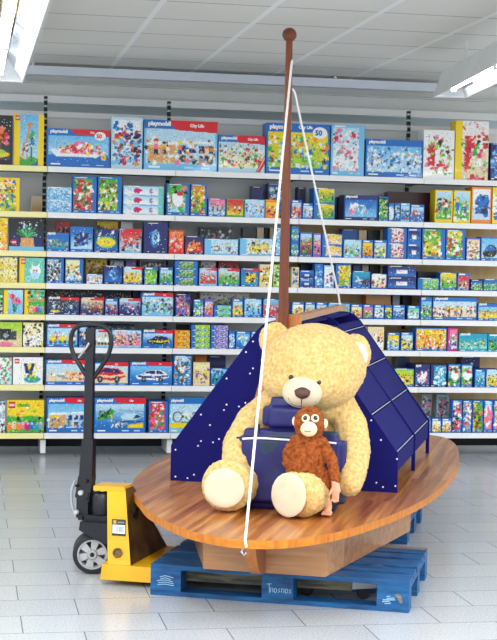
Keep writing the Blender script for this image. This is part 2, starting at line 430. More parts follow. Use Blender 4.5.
        c.ell(px(.47), pz(.52), .03, .035, 'K'); c.ell(px(.63), pz(.52), .03, .035, 'K'); c.ell(px(.55), pz(.44), .03, .02, 'P'); c.ell(px(.2), pz(.16), .12, .12, 'A'); c.ell(px(.2), pz(.16), .07, .07, 'Q')
    elif m == 'o': blobs(c, r, 20, pal, x0, z0, x1, z1); c.ell(mx, pz(.42), .42, .24, 'H'); c.ell(mx, pz(.42), .36, .18, 'Y'); blobs(c, r, 6, 'GO', px(.35), pz(.35), px(.65), pz(.5), .5)
    elif m == 'y':
        P([(.2, .82), (.28, .45), (.55, .42), (.66, .82)], 'N'); P([(.34, .82), (.4, .55), (.48, .55), (.52, .82)], 'Y'); P([(.4, .45), (.4, .3), (.55, .3), (.55, .45)], 'N'); P([(.3, .32), (.7, .4), (.66, .3)], 'Y')
        c.ell(px(.56), pz(.2), .3, .12, 'C'); c.ell(px(.6), pz(.22), .18, .06, 'G'); blobs(c, r, 10, 'YNGA', px(.2), pz(.15), px(.8), pz(.8), .6); c.line(px(.66), pz(.8), px(.8), pz(.5), .02, 'Y')
    elif m == 'k':
        c.ell(px(.55), pz(.4), .28*H_*1.2, .33*H_, 'K'); c.ell(px(.55), pz(.4), .13, .16, 'U'); c.ell(px(.25), pz(.25), .14, .16, 'K'); P([(.2, .4), (.3, .65), (.7, .7), (.8, .45)], 'B'); blobs(c, r, 8, 'UKS', x0, z0, x1, pz(.5), .6)
    elif m == 'b':
        P([(.03, .02), (.03, .56), (.42, .6), (.42, .02)], 'F'); P([(.03, .56), (.4, .6), (.97, .64), (.97, .74), (.03, .68)], 'W'); P([(.44, .02), (.44, .66), (.97, .66), (.97, .02)], 'A')
        for t in (.48, .62, .76, .88):
            c.rect(px(t), pz(.36), px(t+.09), pz(.58), 'N'); c.rect(px(t), pz(.06), px(t+.09), pz(.28), r.choice('SVUB'))
        blobs(c, r, 30, pal, x0, z0, x1, pz(.55), .6); P([(.04, .5), (.3, .5), (.3, .54), (.04, .54)], 'Y')
    elif m == 'w':
        for i in range(9): c.ell(px(.5+r.uniform(-.3, .3)), pz(.5+r.uniform(-.35, .35)), r.uniform(.1, .2), r.uniform(.06, .12), r.choice(pal), r.uniform(0, 3))
        for i in range(16):
            a = r.uniform(0, 6.3); b = a+r.uniform(.5, 1.2); R_ = r.uniform(.12, .36)
            c.line(px(.5)+R_*math.cos(a)*.6*W_, pz(.5)+R_*math.sin(a)*H_, px(.5)+R_*math.cos(b)*.6*W_, pz(.5)+R_*math.sin(b)*H_, .018, r.choice('AWLS'))
    elif m == 'm':
        blobs(c, r, 12, pal, x0, z0, x1, z1, .8)
        for t in (.2, .75):
            c.ell(px(t), pz(.5), .17*H_*1.3, .2*H_*1.2, 'U'); c.ell(px(t), pz(.5), .11, .13, 'A')
        P([(.2, .5), (.4, .7), (.6, .66), (.75, .5), (.5, .42)], pal[0]); blobs(c, r, 10, pal, px(.3), pz(.2), px(.7), pz(.6), .6); c.ell(px(.25), pz(.12), .3, .08, 'Y')
    elif m == 'e': c.ell(px(.34), pz(.5), .34, .3, 'M'); c.ell(px(.42), pz(.56), .2, .14, 'R'); c.ell(px(.7), pz(.5), .2, .26, 'V'); c.ell(px(.72), pz(.5), .1, .16, 'E'); c.rect(px(.88), pz(0), px(1), pz(1), 'Q')
    elif m == 'u': blobs(c, r, 30, pal, x0, z0, x1, z1); c.ell(px(.55), pz(.5), .18, .2, 'W'); c.ell(px(.4), pz(.66), .1, .07, 'W'); c.ell(px(.68), pz(.74), .1, .07, 'R')
    elif m == 'x':
        P([(0, 0), (1, 0), (1, .5), (.6, .56), (.3, .5), (0, .56)], 'G'); blobs(c, r, 24, 'GHD', x0, z0, x1, pz(.5), .6)
        for i, q in enumerate('OEOPMBCS'): c.ell(px(.08+i*.12), pz(.2+.04*(i % 2)), .085, .13, q); c.ell(px(.08+i*.12), pz(.3), .035, .04, 'W'); c.ell(px(.08+i*.12), pz(.3), .015, .02, 'K')
        for a, b in ((.4, .7), (.55, .82), (.3, .6), (.75, .7), (.85, .9)): c.ell(px(a), pz(b), .05, .035, r.choice('WOG'))
    elif m == 'z': c.rect(px(.1), pz(.3), px(.8), pz(.68), 'U'); c.rect(px(.2), pz(.66), px(.6), pz(.78), 'K'); c.ell(px(.42), pz(.48), .2, .2, 'K'); c.ell(px(.42), pz(.48), .11, .11, 'S'); c.ell(px(.42), pz(.1), .3, .1, 'P')
    elif m == 'd': blobs(c, r, 26, pal, px(.2), pz(.2), px(.85), pz(.8), 1.2); c.line(px(.3), pz(.35), px(.75), pz(.65), .07, pal[0]); c.line(px(.5), pz(.5), px(.45), pz(.85), .04, pal[0])
    elif m == 'r': c.rect(px(.1), pz(.2), px(.35), pz(.8), 'R'); c.rect(px(.45), pz(.25), px(.85), pz(.75), 'W'); blobs(c, r, 14, pal, px(.4), pz(.2), px(.9), pz(.8), .6)
    elif m == '+': c.rect(px(.3), pz(.3), px(.7), pz(.7), 'W'); blobs(c, r, 8, pal, px(.32), pz(.32), px(.68), pz(.68), .7)
    elif m == '.': blobs(c, r, int(46*max(1, c.w/c.h)), pal, x0, z0, x1, z1, K)

_txt = {}
def letters(s):
    if s not in _txt:
        cu = bpy.data.curves.new('t', 'FONT'); cu.body = s; cu.size = 1; cu.offset = .05; cu.resolution_u = 2
        o = bpy.data.objects.new('t', cu); COL.objects.link(o)
        me = bpy.data.meshes.new_from_object(o.evaluated_get(bpy.context.evaluated_depsgraph_get()))
        v = np.array([q.co[:2] for q in me.vertices]); f = [tuple(p.vertices) for p in me.polygons]
        bpy.data.objects.remove(o); bpy.data.curves.remove(cu); bpy.data.meshes.remove(me)
        v -= v.min(0); _txt[s] = (v, f, v.max(0))
    return _txt[s]

def lin_np(a): return np.where(a <= .04045, a/12.92, ((a+.055)/1.055)**2.4)
M_print = mat('printed_card', (1, 1, 1), .38, spec=.4, coat=.15)
_n, _l, _b = nodes(M_print); _at = _n.new('ShaderNodeAttribute'); _at.attribute_name = 'ink'; _l.new(_at.outputs['Color'], _b.inputs['Base Color'])

def carton_mesh(name, w, h, dep, spec, seed):
    """one printed carton: front at y=0, base at z=0, centred on x"""
    base, top, bot, pal, mo, fl = spec
    r = random.Random(seed)
    nx, nz = max(4, round(w/CELL)), max(4, round(h/CELL))
    c = Canvas(nx, nz, w, h, PC[base]); asp = w/h
    bt, bb, bl = .05, .10, .04/asp
    if 'p' in fl: bt = bb = bl = 0
    elif w < .12 and h < .15: bt, bb = .16, .10
    elif 'b' in fl: bt = .17; bb = .13
    x0, z0, x1, z1 = bl, bb, 1-bl, 1-bt
    if 'b' in fl and base in 'LA': c.rect(0, 1-bt, 1, 1, 'B')
    if 'Y' in fl: c.rect(0, 0, .2 if asp < 1.3 else .13, 1, 'Y'); x0 = .2 if asp < 1.3 else .13; x1 = 1; z0, z1 = 0, 1
    if 'S' in fl: x0 = .2
    if 'Z' in fl: x1 = .82
    if top != '-': c.scene(x0, z0, x1, z1, top, bot)
    for m in mo.split(',') if mo else []: motif(c, r, m, pal, x0, z0, x1, z1-.06)
    if mo:      # fine print grain of a photographic picture
        g = np.random.default_rng(seed); mk = (c.X > x0*w) & (c.X < x1*w) & (c.Z > z0*h) & (c.Z < z1*h)
        b4 = c.a.copy(); p_ = np.pad(b4, ((1, 1), (1, 1), (0, 0)), 'edge'); bl_ = (p_[:-2, 1:-1]+p_[2:, 1:-1]+p_[1:-1, :-2]+p_[1:-1, 2:])/4
        t_ = .5*b4+.5*bl_; t_ = t_*(1+.05*g.standard_normal(t_.shape[:2])[..., None]); sp_ = g.random(t_.shape[:2])
        t_[sp_ < .012] = PC['W']; t_[sp_ > .985] = t_[sp_ > .985]*.5
        c.a[mk] = np.clip(t_, 0, 1)[mk]
    if 'r' in fl: c.poly([(.36, 1), (.44, .86), (1, .82), (1, 1)] if asp > 1.05 else [(.1, 1), (.5, .88), (1, .86), (1, 1)], 'R')
    if 'j' in fl: c.poly([(.34, 1), (.42, .81), (1, .77), (1, 1)], 'R')
    if 'q' in fl: c.poly([(.84, .02), (.9, .02), (1, .24), (1, .38)], 'R'); c.poly([(.80, .02), (.83, .02), (1, .44), (1, .5)], 'R')
    if 'v' in fl: c.rect(.3, .55, .7, .65, 'W')
    if base in 'BLNC' and w > .06 and 'p' not in fl:      # white dashes of small print
        c.rect(.06, bb*.35, .06+.16, bb*.62, 'W'); c.rect(.55, bb*.35, .68, bb*.6, 'A'); c.rect(.78, bb*.35, .9, bb*.6, 'A')
        if 'b' not in fl: c.rect(.1, 1-bt*.75, .1+min(.55, .09/w), 1-bt*.3, 'W')
    if 'K' in fl: c.rect(0, 0, 1, .12, 'L')
    if 'a' in fl and asp < .9: c.rect(.0, .0, .16, 1, base)
    ys = np.linspace(0, h, nz+1); xs = np.linspace(-w/2, w/2, nx+1)
    gx, gz = np.meshgrid(xs, ys)
    V = np.stack([gx.ravel(), np.zeros(gx.size), gz.ravel()], 1)
    i = np.arange(nz)[:, None]*(nx+1)+np.arange(nx)[None]
    Q = np.stack([i, i+1, i+nx+2, i+nx+1], -1).reshape(-1, 4)
    colr = c.a.reshape(-1, 3)
    nv = len(V); k = [0, nx, nz*(nx+1)+nx, nz*(nx+1)]
    V = np.vstack([V, [[-w/2, dep, 0], [w/2, dep, 0], [w/2, dep, h], [-w/2, dep, h]]])
    faces = Q.tolist(); n = nv
    bottom = list(range(0, nx+1)); topv = list(range(nz*(nx+1), nz*(nx+1)+nx+1)); left = [j*(nx+1) for j in range(nz+1)]; right = [j*(nx+1)+nx for j in range(nz+1)]
    faces += [[n+1, n, n+3, n+2], [n, n+1]+bottom[::-1], topv+[n+2, n+3], [n]+left[::1]+[n+3], right[::-1]+[n+1, n+2]]
    faces[-2] = ([n]+left+[n+3])[::-1]; faces[-1] = [n+1]+[n+2]+right[::-1]
    side = PC['Y'] if 'Y' in fl else PC[base]
    colr = np.vstack([colr, np.tile(side, (5, 1))])
    def put(s, x, z, hh, col, maxw=None, shear=0):
        nonlocal V, colr, faces
        v, f, ex = letters(s); sc = hh/ex[1]; wd = ex[0]*sc; sx = sc
        if maxw and wd > maxw: sx = sc*maxw/wd
        m0 = len(V); P = np.stack([x+v[:, 0]*sx+shear*v[:, 1]*sc, np.full(len(v), -.0015), z+v[:, 1]*sc], 1)
        V = np.vstack([V, P]); faces += [[m0+q for q in ff] for ff in f]; colr = np.vstack([colr, np.tile(PC[col], (len(f), 1))])
    if 'b' in fl: put('playmobil', -w/2+.05*w, h*.855, max(.028, h*.12), 'W', .34*w)
    if 'j' in fl: put('City Life', w*.12, h*.855, h*.085, 'W', .33*w)
    if 'i' in fl: put('City Life', w*.0, h*.88, h*.085, 'W', .3*w)
    if 'r' in fl and w > .2: put('City', w*.18, h*.88, h*.07, 'W', .22*w)
    if '5' in fl:
        m0 = len(V); t = np.linspace(0, 2*PI, 20, endpoint=False); cx, cz, q = w*.34, h*.83, h*.115
        V = np.vstack([V, np.stack([cx+q*1.3*np.cos(t), np.full(20, -.0008), cz+q*np.sin(t)], 1)]); faces.append(list(range(m0, m0+20))); colr = np.vstack([colr, PC['W'][None]])
        put('50', cx-q*.85, cz-q*.5, q, 'R' if 'r' in fl else 'B', q*1.7)
    if 'g' in fl or 'G' in fl:     # small red brand tile
        q = .05 if 'G' in fl else .036; lx, lz = (-w/2+.012, h-.012-q)
        if 'd' in fl: lx, lz = -w/2+.02, .045
        m0 = len(V); V = np.vstack([V, [[lx, -.0008, lz], [lx+q, -.0008, lz], [lx+q, -.0008, lz+q], [lx, -.0008, lz+q]]]); faces.append([m0, m0+1, m0+2, m0+3]); colr = np.vstack([colr, PC['R'][None]])
        put('LEGO', lx+q*.08, lz+q*.3, q*.4, 'W', q*.84)
        if 'G' in fl: put('classic', lx+q*1.25, lz+q*.2, q*.62, 'G', w*.42)
    me = bpy.data.meshes.new(name)
    me.from_pydata(V.tolist(), [], faces)
    at = me.attributes.new('ink', 'FLOAT_COLOR', 'FACE')
    buf = np.ones((len(faces), 4), 'f'); buf[:, :3] = lin_np(colr); at.data.foreach_set('color', buf.ravel())
    return me

_used = {}
NSEED = 100
SUF = ['on top shelf', 'on second shelf down', 'on third shelf down', 'on fourth shelf down', 'on fifth shelf down', 'on sixth shelf down', 'on next-to-lowest shelf', 'on bottom shelf']
def carton(x0, x1, yt, shelf, code, label, n=1, back=0, yb=None):
    """x0, x1, yt: measured edges of the box in the photograph; n: how many identical ones are stacked; back: metres behind the shelf edge"""
    global NSEED
    NSEED += 1
    base, top, bot, pal, mo, fl = (code.split('/')+['']*6)[:6]
    r = random.Random(NSEED*7)
    Y = D+.018+back+r.uniform(0, .012)
    xa, za = on_plane(x0, yt, Y); xb, zb = on_plane(x1, yt, Y)
    xa += .0015; xb -= .0015
    zt, z0 = (za+zb)/2, TOPS[shelf]+.003
    if shelf: zt = min(zt, TOPS[shelf-1]-.05)
    if yb: z0 = on_plane((x0+x1)/2, yb, Y)[1]
    h = (zt-z0)/n
    dep = min(.44-back, r.uniform(.10, .2) if xb-xa > .12 else r.uniform(.07, .12)) if back == 0 else .12
    me = None
    for i in range(n):
        if me is None:
            me = carton_mesh('toy_box', xb-xa, h-.0012, dep, (base, top, bot, pal, mo, fl), NSEED)
            o = link('toy_box', me, M_print)
        else:
            o = o0.copy(); COL.objects.link(o)
        if i == 0: o0 = o
        o.location = ((xa+xb)/2, Y, z0+i*h)
        st = ''
        if n > 1: st = {2: ['lower ', 'upper '], 3: ['lowest ', 'middle ', 'topmost '], 4: ['lowest ', 'second lowest ', 'second highest ', 'topmost ']}[n][i]
        lb = st+label+' '+SUF[shelf]
        tag(o, lb, 'toy box', 'toy boxes '+SUF[shelf])
        if lb in _used: print('DUPLICATE LABEL', lb)
        nw = len(lb.split())
        if nw > 16 or nw < 4: print('LABEL LENGTH', nw, lb)
        _used[lb] = 1
T = [
# ---- shelf 0
[(-8,13.2,115,'K/K/U/RO/b2/','black box printed with red blossoms at left edge of photo'),
 (13.8,44.5,114,'Y/L/A/GO/g/YgZ','yellow-edged box with giraffe standing in grass'),
 (47,110.5,129,'B/L/A/WPR/s/br5','blue box with pink and white ship'),
 (111.5,143,117,'A/W/A/BRNOL/.,f/','pale box with red roofs and jetty beside the ship box'),
 (144.5,218,120.5,'L/A/A/WWEPO/b,f/bj','large box with red banner and white ward scene'),
 (219,265.5,135.5,'A/A/I/WWGER/f,./bjq','box with red banner, green tree and white horses'),
 (266.5,330.5,123.5,'B/Y/H/YGWOBL/f,./bi5','blue box with yellow and green meadow behind the mast'),
 (331.5,365,125,'L/A/W/WPSRA/./Z','upright white and pink box with blue right edge'),
 (366,423,139.5,'B/L/A/WLBW/f,./b','blue box with white house front'),
 (424,455,130,'W/W/W/RGHPW/r,./','tall white box with red square and green leaves'),
 (456,489.5,121,'I/W/E/EGPWR/r,./Y','tall cream box with yellow left flank'),
 (491,508,143,'N/N/B/NBL/./','dark blue box at right edge of photo')],
# ---- shelf 1
[(-6,20,177.5,'Y/Y/H/RBYOWG/.,./pZ','yellow box with cartoon figures at left edge of photo'),
 (47,72,187,'L/A/L/WBAS/./','light blue ice box of the pair of two',2),
 (73,97,176.5,'B/G/R/GDRWPE/./Z','tall green and red jungle box'),
 (98,122,176.7,'B/G/H/GWDYWPT/./Z','tall green collage box beside the jungle box'),
 (123.3,164,186,'L/A/W/W/e/','white box with pink fish, stack of three',3),
 (167,190,183.5,'B/G/A/WGPOQ/u/Z','tall box with white unicorn and red spot'),
 (191,207.5,184,'B/O/G/OGYRT/./Z','tall narrow orange and green box'),
 (208.3,226,198.5,'B/P/A/PWGRD/f/','small pink garden box right of the orange one'),
 (226.6,244,199,'G/R/Y/RGYOW/f/','small red and green box left of the rope'),
 (244.6,265,199.5,'L/A/A/WBPL/f/','small light blue box with pale figures near rope'),
 (265.5,279.5,199.5,'O/Y/O/RYOW/f/','small orange box behind the left rope'),
 (291.5,302,200,'B/A/R/RBYW/f/','small red and blue box right of the mast'),
 (302.6,313,203,'B/A/L/WBR/f/','small blue box left of the right rope'),
 (314,335.5,188,'B/Y/G/YGDO/f/S','yellow and green box right of the rope',2),
 (344,378.5,195,'N/B/L/WWLPB/w/b','large navy box with white winged shape'),
 (379.3,388.5,196.5,'B/K/G/GHW/./','narrow dark box with green picture'),
 (389,394.3,203,'B/L/B/WA/./','first slim blue box beside the green picture'),
 (394.8,400.2,203,'B/A/B/WL/./','second slim blue box beside the green picture'),
 (400.8,410,203,'L/A/B/WBR/f/','small light blue box before the maroon panel'),
 (410.6,424.5,204.5,'B/A/B/RWRB/f/','small blue box with red crossed figures'),
 (435.3,453.3,190,'Y/A/G/WGDRY/f/','yellow-edged box with green and white scene'),
 (454,471,190.5,'Y/A/G/GWDB/f/','yellow-edged box with pale lawn scene'),
 (471.8,492,187,'O/W/A/BNB/d/','orange-edged box with blue dragon'),
 (492.8,508,187.5,'Y/Y/B/BW/./','yellow box with blue badge at right edge of photo')],
# ---- shelf 2
[(-6,8,217,'Y/Y/O/YO/./p','plain yellow box at left edge of photo'),
 (9.3,44.5,217.5,'K/K/N/G/p/gdK','black box with green plant in basket'),
 (46.5,69.3,232.7,'B/B/C/GORBL/f/b','blue box with green and orange crowd'),
 (70.3,93.3,226.7,'B/B/A/NKB/d/','blue box with dark aircraft'),
 (94.3,118.5,229,'N/N/B/NBG/o/','navy box with yellow oval'),
 (119.5,141.7,228.8,'L/R/A/RWYKR/f/r','box with red left side and small figures'),
 (144,168,222.2,'N/N/N/NB/w/a','tall navy box with white swirl'),
 (169,184.3,230,'R/O/R/ROPE/./','small red box beside the swirl box'),
 (185,203.8,236.2,'N/N/R/ORY/d/','dark box with orange flaming car'),
 (204.6,238.5,239,'L/A/A/RWGOTL/f/S','wide light blue box with colourful street scene'),
 (240,273,238.4,'L/A/W/YYKS/d,./S','wide light blue box with yellow digger'),
 (275.6,283.4,227.3,'B/B/L/BLW/./','narrow blue box just left of the mast'),
 (291.6,299.2,226.5,'B/L/G/BGW/./','narrow blue box just right of the mast',2),
 (300,312.6,232.3,'B/A/T/WTGR/f/','box with blue top and brown scene by the mast'),
 (313.3,321.5,233.3,'V/A/P/PVO/f/','small mauve box left of the right rope'),
 (322.3,342.6,234,'B/Y/E/YVPW/./S','blue-edged yellow and mauve box',2),
 (344,361.8,239.7,'L/A/Q/WPRG/f/','light blue box with pink figures'),
 (362.4,373.4,240,'B/Y/O/OYTK/f/','small blue box with amber scene'),
 (374,387,240,'B/A/Y/YGWB/f/','small blue box with yellow flowers'),
 (387.8,407.2,227.3,'B/W/W/RPOWM/./SZ','blue-edged white and red box',2),
 (408,421.3,228,'B/N/B/PW/+/','dark blue box with pale square',2),
 (422.5,445.8,227.3,'B/G/Y/GYDWR/./Z','tall green and yellow farm box'),
 (446.5,465.8,227.8,'B/Y/G/RGYD/r,./Z','tall green box with red cart'),
 (466.6,480.6,238,'B/E/W/ETGWR/./','blue box with crowd of pale animals'),
 (481.2,500,237,'B/L/A/BK/k/','blue box with black tractor wheel')],
# ---- shelf 3
[(-6,17.5,256.5,'Y/I/Y/WKYS/./p','yellow box with white car at left edge of photo',2),
 (19.5,44.7,256.8,'Q/Q/Q/W/t/Yg','mint green box with white cat'),
 (46.8,64,257.7,'B/A/S/KUSWK/./Z','white box with grey machine pieces'),
 (65.2,83.5,257.9,'B/I/A/YBWTO/f/Z','pale box with yellow and blue figures'),
 (86,103,274,'B/A/W/RWO/f/','low white box with red stripes'),
 (104,122.5,265.8,'N/N/B/B/w/','dark blue box with bright swirl'),
 (123.2,142.6,266.7,'B/A/Y/OBYR/f/r','blue box with red corner and yellow figures'),
 (144.5,157.3,267,'B/G/H/GH/./','small bright green box'),
 (159.6,173,267.3,'B/A/G/WBGU/f/','small blue box with white van'),
 (175,198,259.2,'B/A/G/GTDY/./SZ','blue-ended brown and green box',3),
 (199.5,217.2,268.2,'L/A/R/RWGT/f/r','light blue box with red stall'),
 (218,240,268.4,'B/A/G/OWGY/f/r','blue box with street and trees'),
 (241,259,268.6,'B/B/C/YOK/d/r','deep blue box with yellow diver'),
 (259.7,272.6,264.3,'E/E/Y/YKO/./','beige box with yellow car by rope'),
 (273.4,282.7,264.5,'H/E/H/GUE/./','beige and green box touching the mast'),
 (291.8,299.2,267,'E/A/E/ESB/./','narrow beige box just right of the mast'),
 (300,314,270.2,'B/B/N/WS/+/','blue box with white square',2),
 (315,323.3,263.5,'B/B/L/BL/./','narrow blue box left of right rope'),
 (324,334.3,265.2,'L/W/W/KWVK/f/','small white box with black figures'),
 (335.8,351.5,264.3,'B/Y/G/YGEO/./S','tall blue-edged green and yellow box'),
 (352.6,370.4,271.2,'B/C/B/NKR/a/','blue box with small plane'),
 (371.2,387,273.7,'B/W/E/KTWR/f/','blue box with white picnic scene'),
 (387.8,416.5,266,'N/N/B/RWP/+/','long navy box with red picture',2),
 (418,439.2,278,'B/L/G/GHY/./S','low blue box with green right half'),
 (440,457,272.7,'B/Y/G/GYWD/f/','green and yellow garden box'),
 (457.7,469.6,273,'B/R/E/RETK/f/','small box with red roof'),
 (471,483,279.2,'N/B/G/GHW/f/','small dark blue box with green hill'),
 (483.7,500,279.2,'B/B/G/GWB/f/','small blue and green box at right edge of photo')],
# ---- shelf 4
[(-6,2.8,290,'D/G/K/GK/./p','dark green box at left edge of photo'),
 (3.7,23.3,289.7,'L/A/L/PRPMP/l/Y','light blue box with pink flowers'),
 (24.5,44.8,289.7,'Q/Q/G/GOG/.,x/Y','mint box with small green garden'),
 (47,79.6,297.2,'N/U/N/KUBSK/m,./rb','dark box with black motorcycles and red banner'),
 (80.4,104.3,297.6,'N/E/N/YOTKRB/f/r','box with red corner and sandy battle'),
 (105,118,298.5,'B/A/N/RWNBP/f/','small blue box with red figure'),
 (118.8,141.2,298.2,'N/A/N/PWBVN/f/r','navy box with pink and white riders'),
 (142,173.3,292.8,'L/A/L/WNSGU/f,./rb','large light blue box with grey house'),
 (175.6,191,294.2,'N/N/V/OPVB/./','navy box with purple and orange glow'),
 (193.6,203.7,299.2,'B/C/B/GWY/./','small sea blue box'),
 (204.6,213.5,299,'V/A/O/OVR/./','narrow mauve and orange box'),
 (214,231.5,305.3,'B/L/G/GWA/./S','low blue and green box',2),
 (232.4,243.3,298.8,'B/A/Y/GYO/f/','blue-topped green and yellow box'),
 (244,262,298.8,'B/A/L/NWGB/f/','blue box with pale harbour scene'),
 (263,281.5,299,'B/L/R/BRW/f/','blue and red box left of the mast'),
 (292,304.3,301.8,'B/W/Y/YWGR/f/','first small white and yellow box right of mast'),
 (305,315.5,302,'B/A/O/GOWK/f/','second small box right of mast, green figures'),
 (316.2,327.4,302.3,'B/A/G/GKWY/f/','third small box right of mast, dark animals'),
 (328,350.4,303,'B/L/G/GHYW/f/','pale green box above the wooden boom'),
 (351,362.6,304.3,'B/I/O/OBWK/f/','small box with amber and white figures'),
 (363.2,373.5,304.5,'B/P/G/GPWR/f/','small box with pink and green girl'),
 (374.1,384.5,304.7,'B/A/W/BKWO/f/','small box with white and dark pony'),
 (385.1,392.3,304.9,'B/Y/G/YKG/f/','narrow yellow and green box'),
 (392.9,405,305,'B/A/B/BWNK/f/','small blue box with dark rider'),
 (407.6,419.8,305.6,'B/Q/W/WBG/f/','small blue box with white goat'),
 (421,432.3,297.2,'B/L/G/GRWD/f/b','upright blue box with green and red farm'),
 (433,477.2,297.4,'B/A/E/KTRWYE/f,f/b','wide blue box with long crowd scene'),
 (478,500,303.6,'B/L/Y/YGRO/f/b','green and yellow box at right edge of photo')],
# ---- shelf 5
[(-6,22.3,322,'U/H/E/KPS/z/p','olive box with black camera at left edge of photo'),
 (23,43.5,322.5,'K/I/W/KYWK/./p','white and black box with yellow top'),
 (46.8,78,324,'B/A/L/YWRSY/v/rb','blue box with yellow trucks and red banner'),
 (79,88,326,'B/A/B/KWB/f/','narrow blue box behind the truck handle'),
 (89,111.5,329.5,'L/A/E/YWBO/v/r','box with red corner and grey vehicles'),
 (112.2,141.6,330,'L/A/P/OPWBEO/f,./','wide pale box with pink and orange street'),
 (142.5,173.5,330,'B/A/B/KYNU/c/rb','blue box with black and yellow car'),
 (174.6,190.3,330.2,'O/O/Y/KTY/./S','orange box of the orange stack',3),
 (191.4,210.2,324.7,'B/H/H/HGW/./S','lime box of the lime stack',4),
 (210.9,228.3,325,'B/V/V/VSW/./S','violet box of the violet stack',4),
 (229,235.2,331,'B/L/B/BLW/./','narrow blue box beside the violet stack'),
 (235.9,250.4,331.2,'B/L/B/AWC/w/','blue box with pale ring left of the sail'),
 (251,266,331.4,'B/L/C/CWB/./','blue box half hidden by the dark panel'),
 (368,384.2,326.8,'I/E/W/WYOTI/f/','cream box with yellow toys right of the bear'),
 (387.5,399.8,332.5,'B/Y/A/YBWT/f/','small yellow and blue box, first of a pair'),
 (401,413.3,332.3,'B/A/Y/YKOB/f/','small yellow and blue box, second of a pair'),
 (416,447,327.7,'B/Y/O/WOYWRH/.,./','large yellow box with white flowers'),
 (447.8,458.2,327.9,'M/P/A/GMWB/f/S','narrow box with magenta flank'),
 (459,487.7,333.5,'C/C/Q/GTWYE/f/b','wide teal box with island figures'),
 (488.4,502,333.8,'C/C/G/GYB/f/','teal and green box at right edge of photo')],
# ---- shelf 6
[(-6,12,357.5,'W/W/A/PWGR/./p','white box with pink tower at left edge of photo'),
 (13,43.2,357.2,'W/W/W/Y/y/gSp','white box with navy and yellow trophy'),
 (45.8,85.3,359.7,'B/A/E/OORWEO/a/rb','blue box with white plane over desert'),
 (86,128.8,362,'B/A/E/REWTUO/c/r','box with red off-road car on sand'),
 (129.8,172.7,361.9,'B/L/B/WN/c/rb','blue box with white and navy car'),
 (173.7,192.2,355.2,'B/A/L/OBWTC/f,./','tall blue box with orange helicopter crew'),
 (193.4,210,362.2,'E/I/E/EVYOS/f/','beige box with small figures'),
 (210.8,228,368.5,'B/L/C/NCWB/./','blue box beside the beige figures box'),
 (228.7,243,368.8,'B/L/B/ALWN/./','blue box half hidden by the dark panel'),
 (394,414.4,368.6,'B/H/Y/YGWKO/f/','green and yellow box nearest the sail'),
 (415.2,430.2,364.2,'N/N/B/WR/d/b','navy box with small white car'),
 (431,446.8,364.3,'N/C/C/LWC/./S','teal box with dark left flank'),
 (448.4,461,364.2,'B/A/G/GYRDW/u/','blue and green meadow box, left of its pair'),
 (461.6,472.7,364.3,'B/A/G/GYRDW/u/','blue and green meadow box, right of its pair'),
 (475,485.6,369.4,'B/L/C/CWBN/f/','small blue sea box'),
 (486.2,502,369.5,'B/A/Y/YGHO/f/','yellow and green box at right edge of photo')],
# ---- shelf 7
[(-6,5.3,401,'S/A/W/WSK/./p','grey and white box at left edge of photo'),
 (7,44.3,400,'Y/Y/Y/OG/x/pG','yellow box of bricks with bright creatures on grass'),
 (46.8,92,397.7,'B/L/A/YVBTWE/b/rb','blue box with white building and red banner'),
 (94.3,146,397.7,'B/A/B/G/h/rb','blue box with green craft and helicopter'),
 (149,168.8,401.2,'B/R/P/RGWPV/./Z','upright box with red and green pictures'),
 (169.5,206,397.8,'L/A/A/WSGA/m/b','light blue box with white motorcycle'),
 (422,431.2,418.3,'B/W/Y/YOWV/f/','small box with purple hat, left of three'),
 (431.8,441.4,418.3,'B/W/Y/OYWV/f/','small box with purple hat, middle of three'),
 (442,451.6,418.3,'B/W/Y/YWOV/f/','small box with purple hat, right of three'),
 (452.3,462.3,400.2,'B/W/A/CWRP/d,./','upright white box with blue figure'),
 (463,472.2,400.4,'B/L/A/WBSR/./','upright light blue box with red foot'),
 (472.8,483.6,400.4,'B/G/Y/YDTGO/./','upright box with green tree and brown boat'),
 (484.2,493.2,400.4,'B/A/P/PWOE/d/','upright white box with pink dancer'),
 (493.8,506,400.5,'B/A/P/PWGE/./','upright box at right edge of photo')],
]
for k, row in enumerate(T):
    for e in row:
        carton(e[0], e[1], e[2], k, e[3], e[4], e[5] if len(e) > 5 else 1)
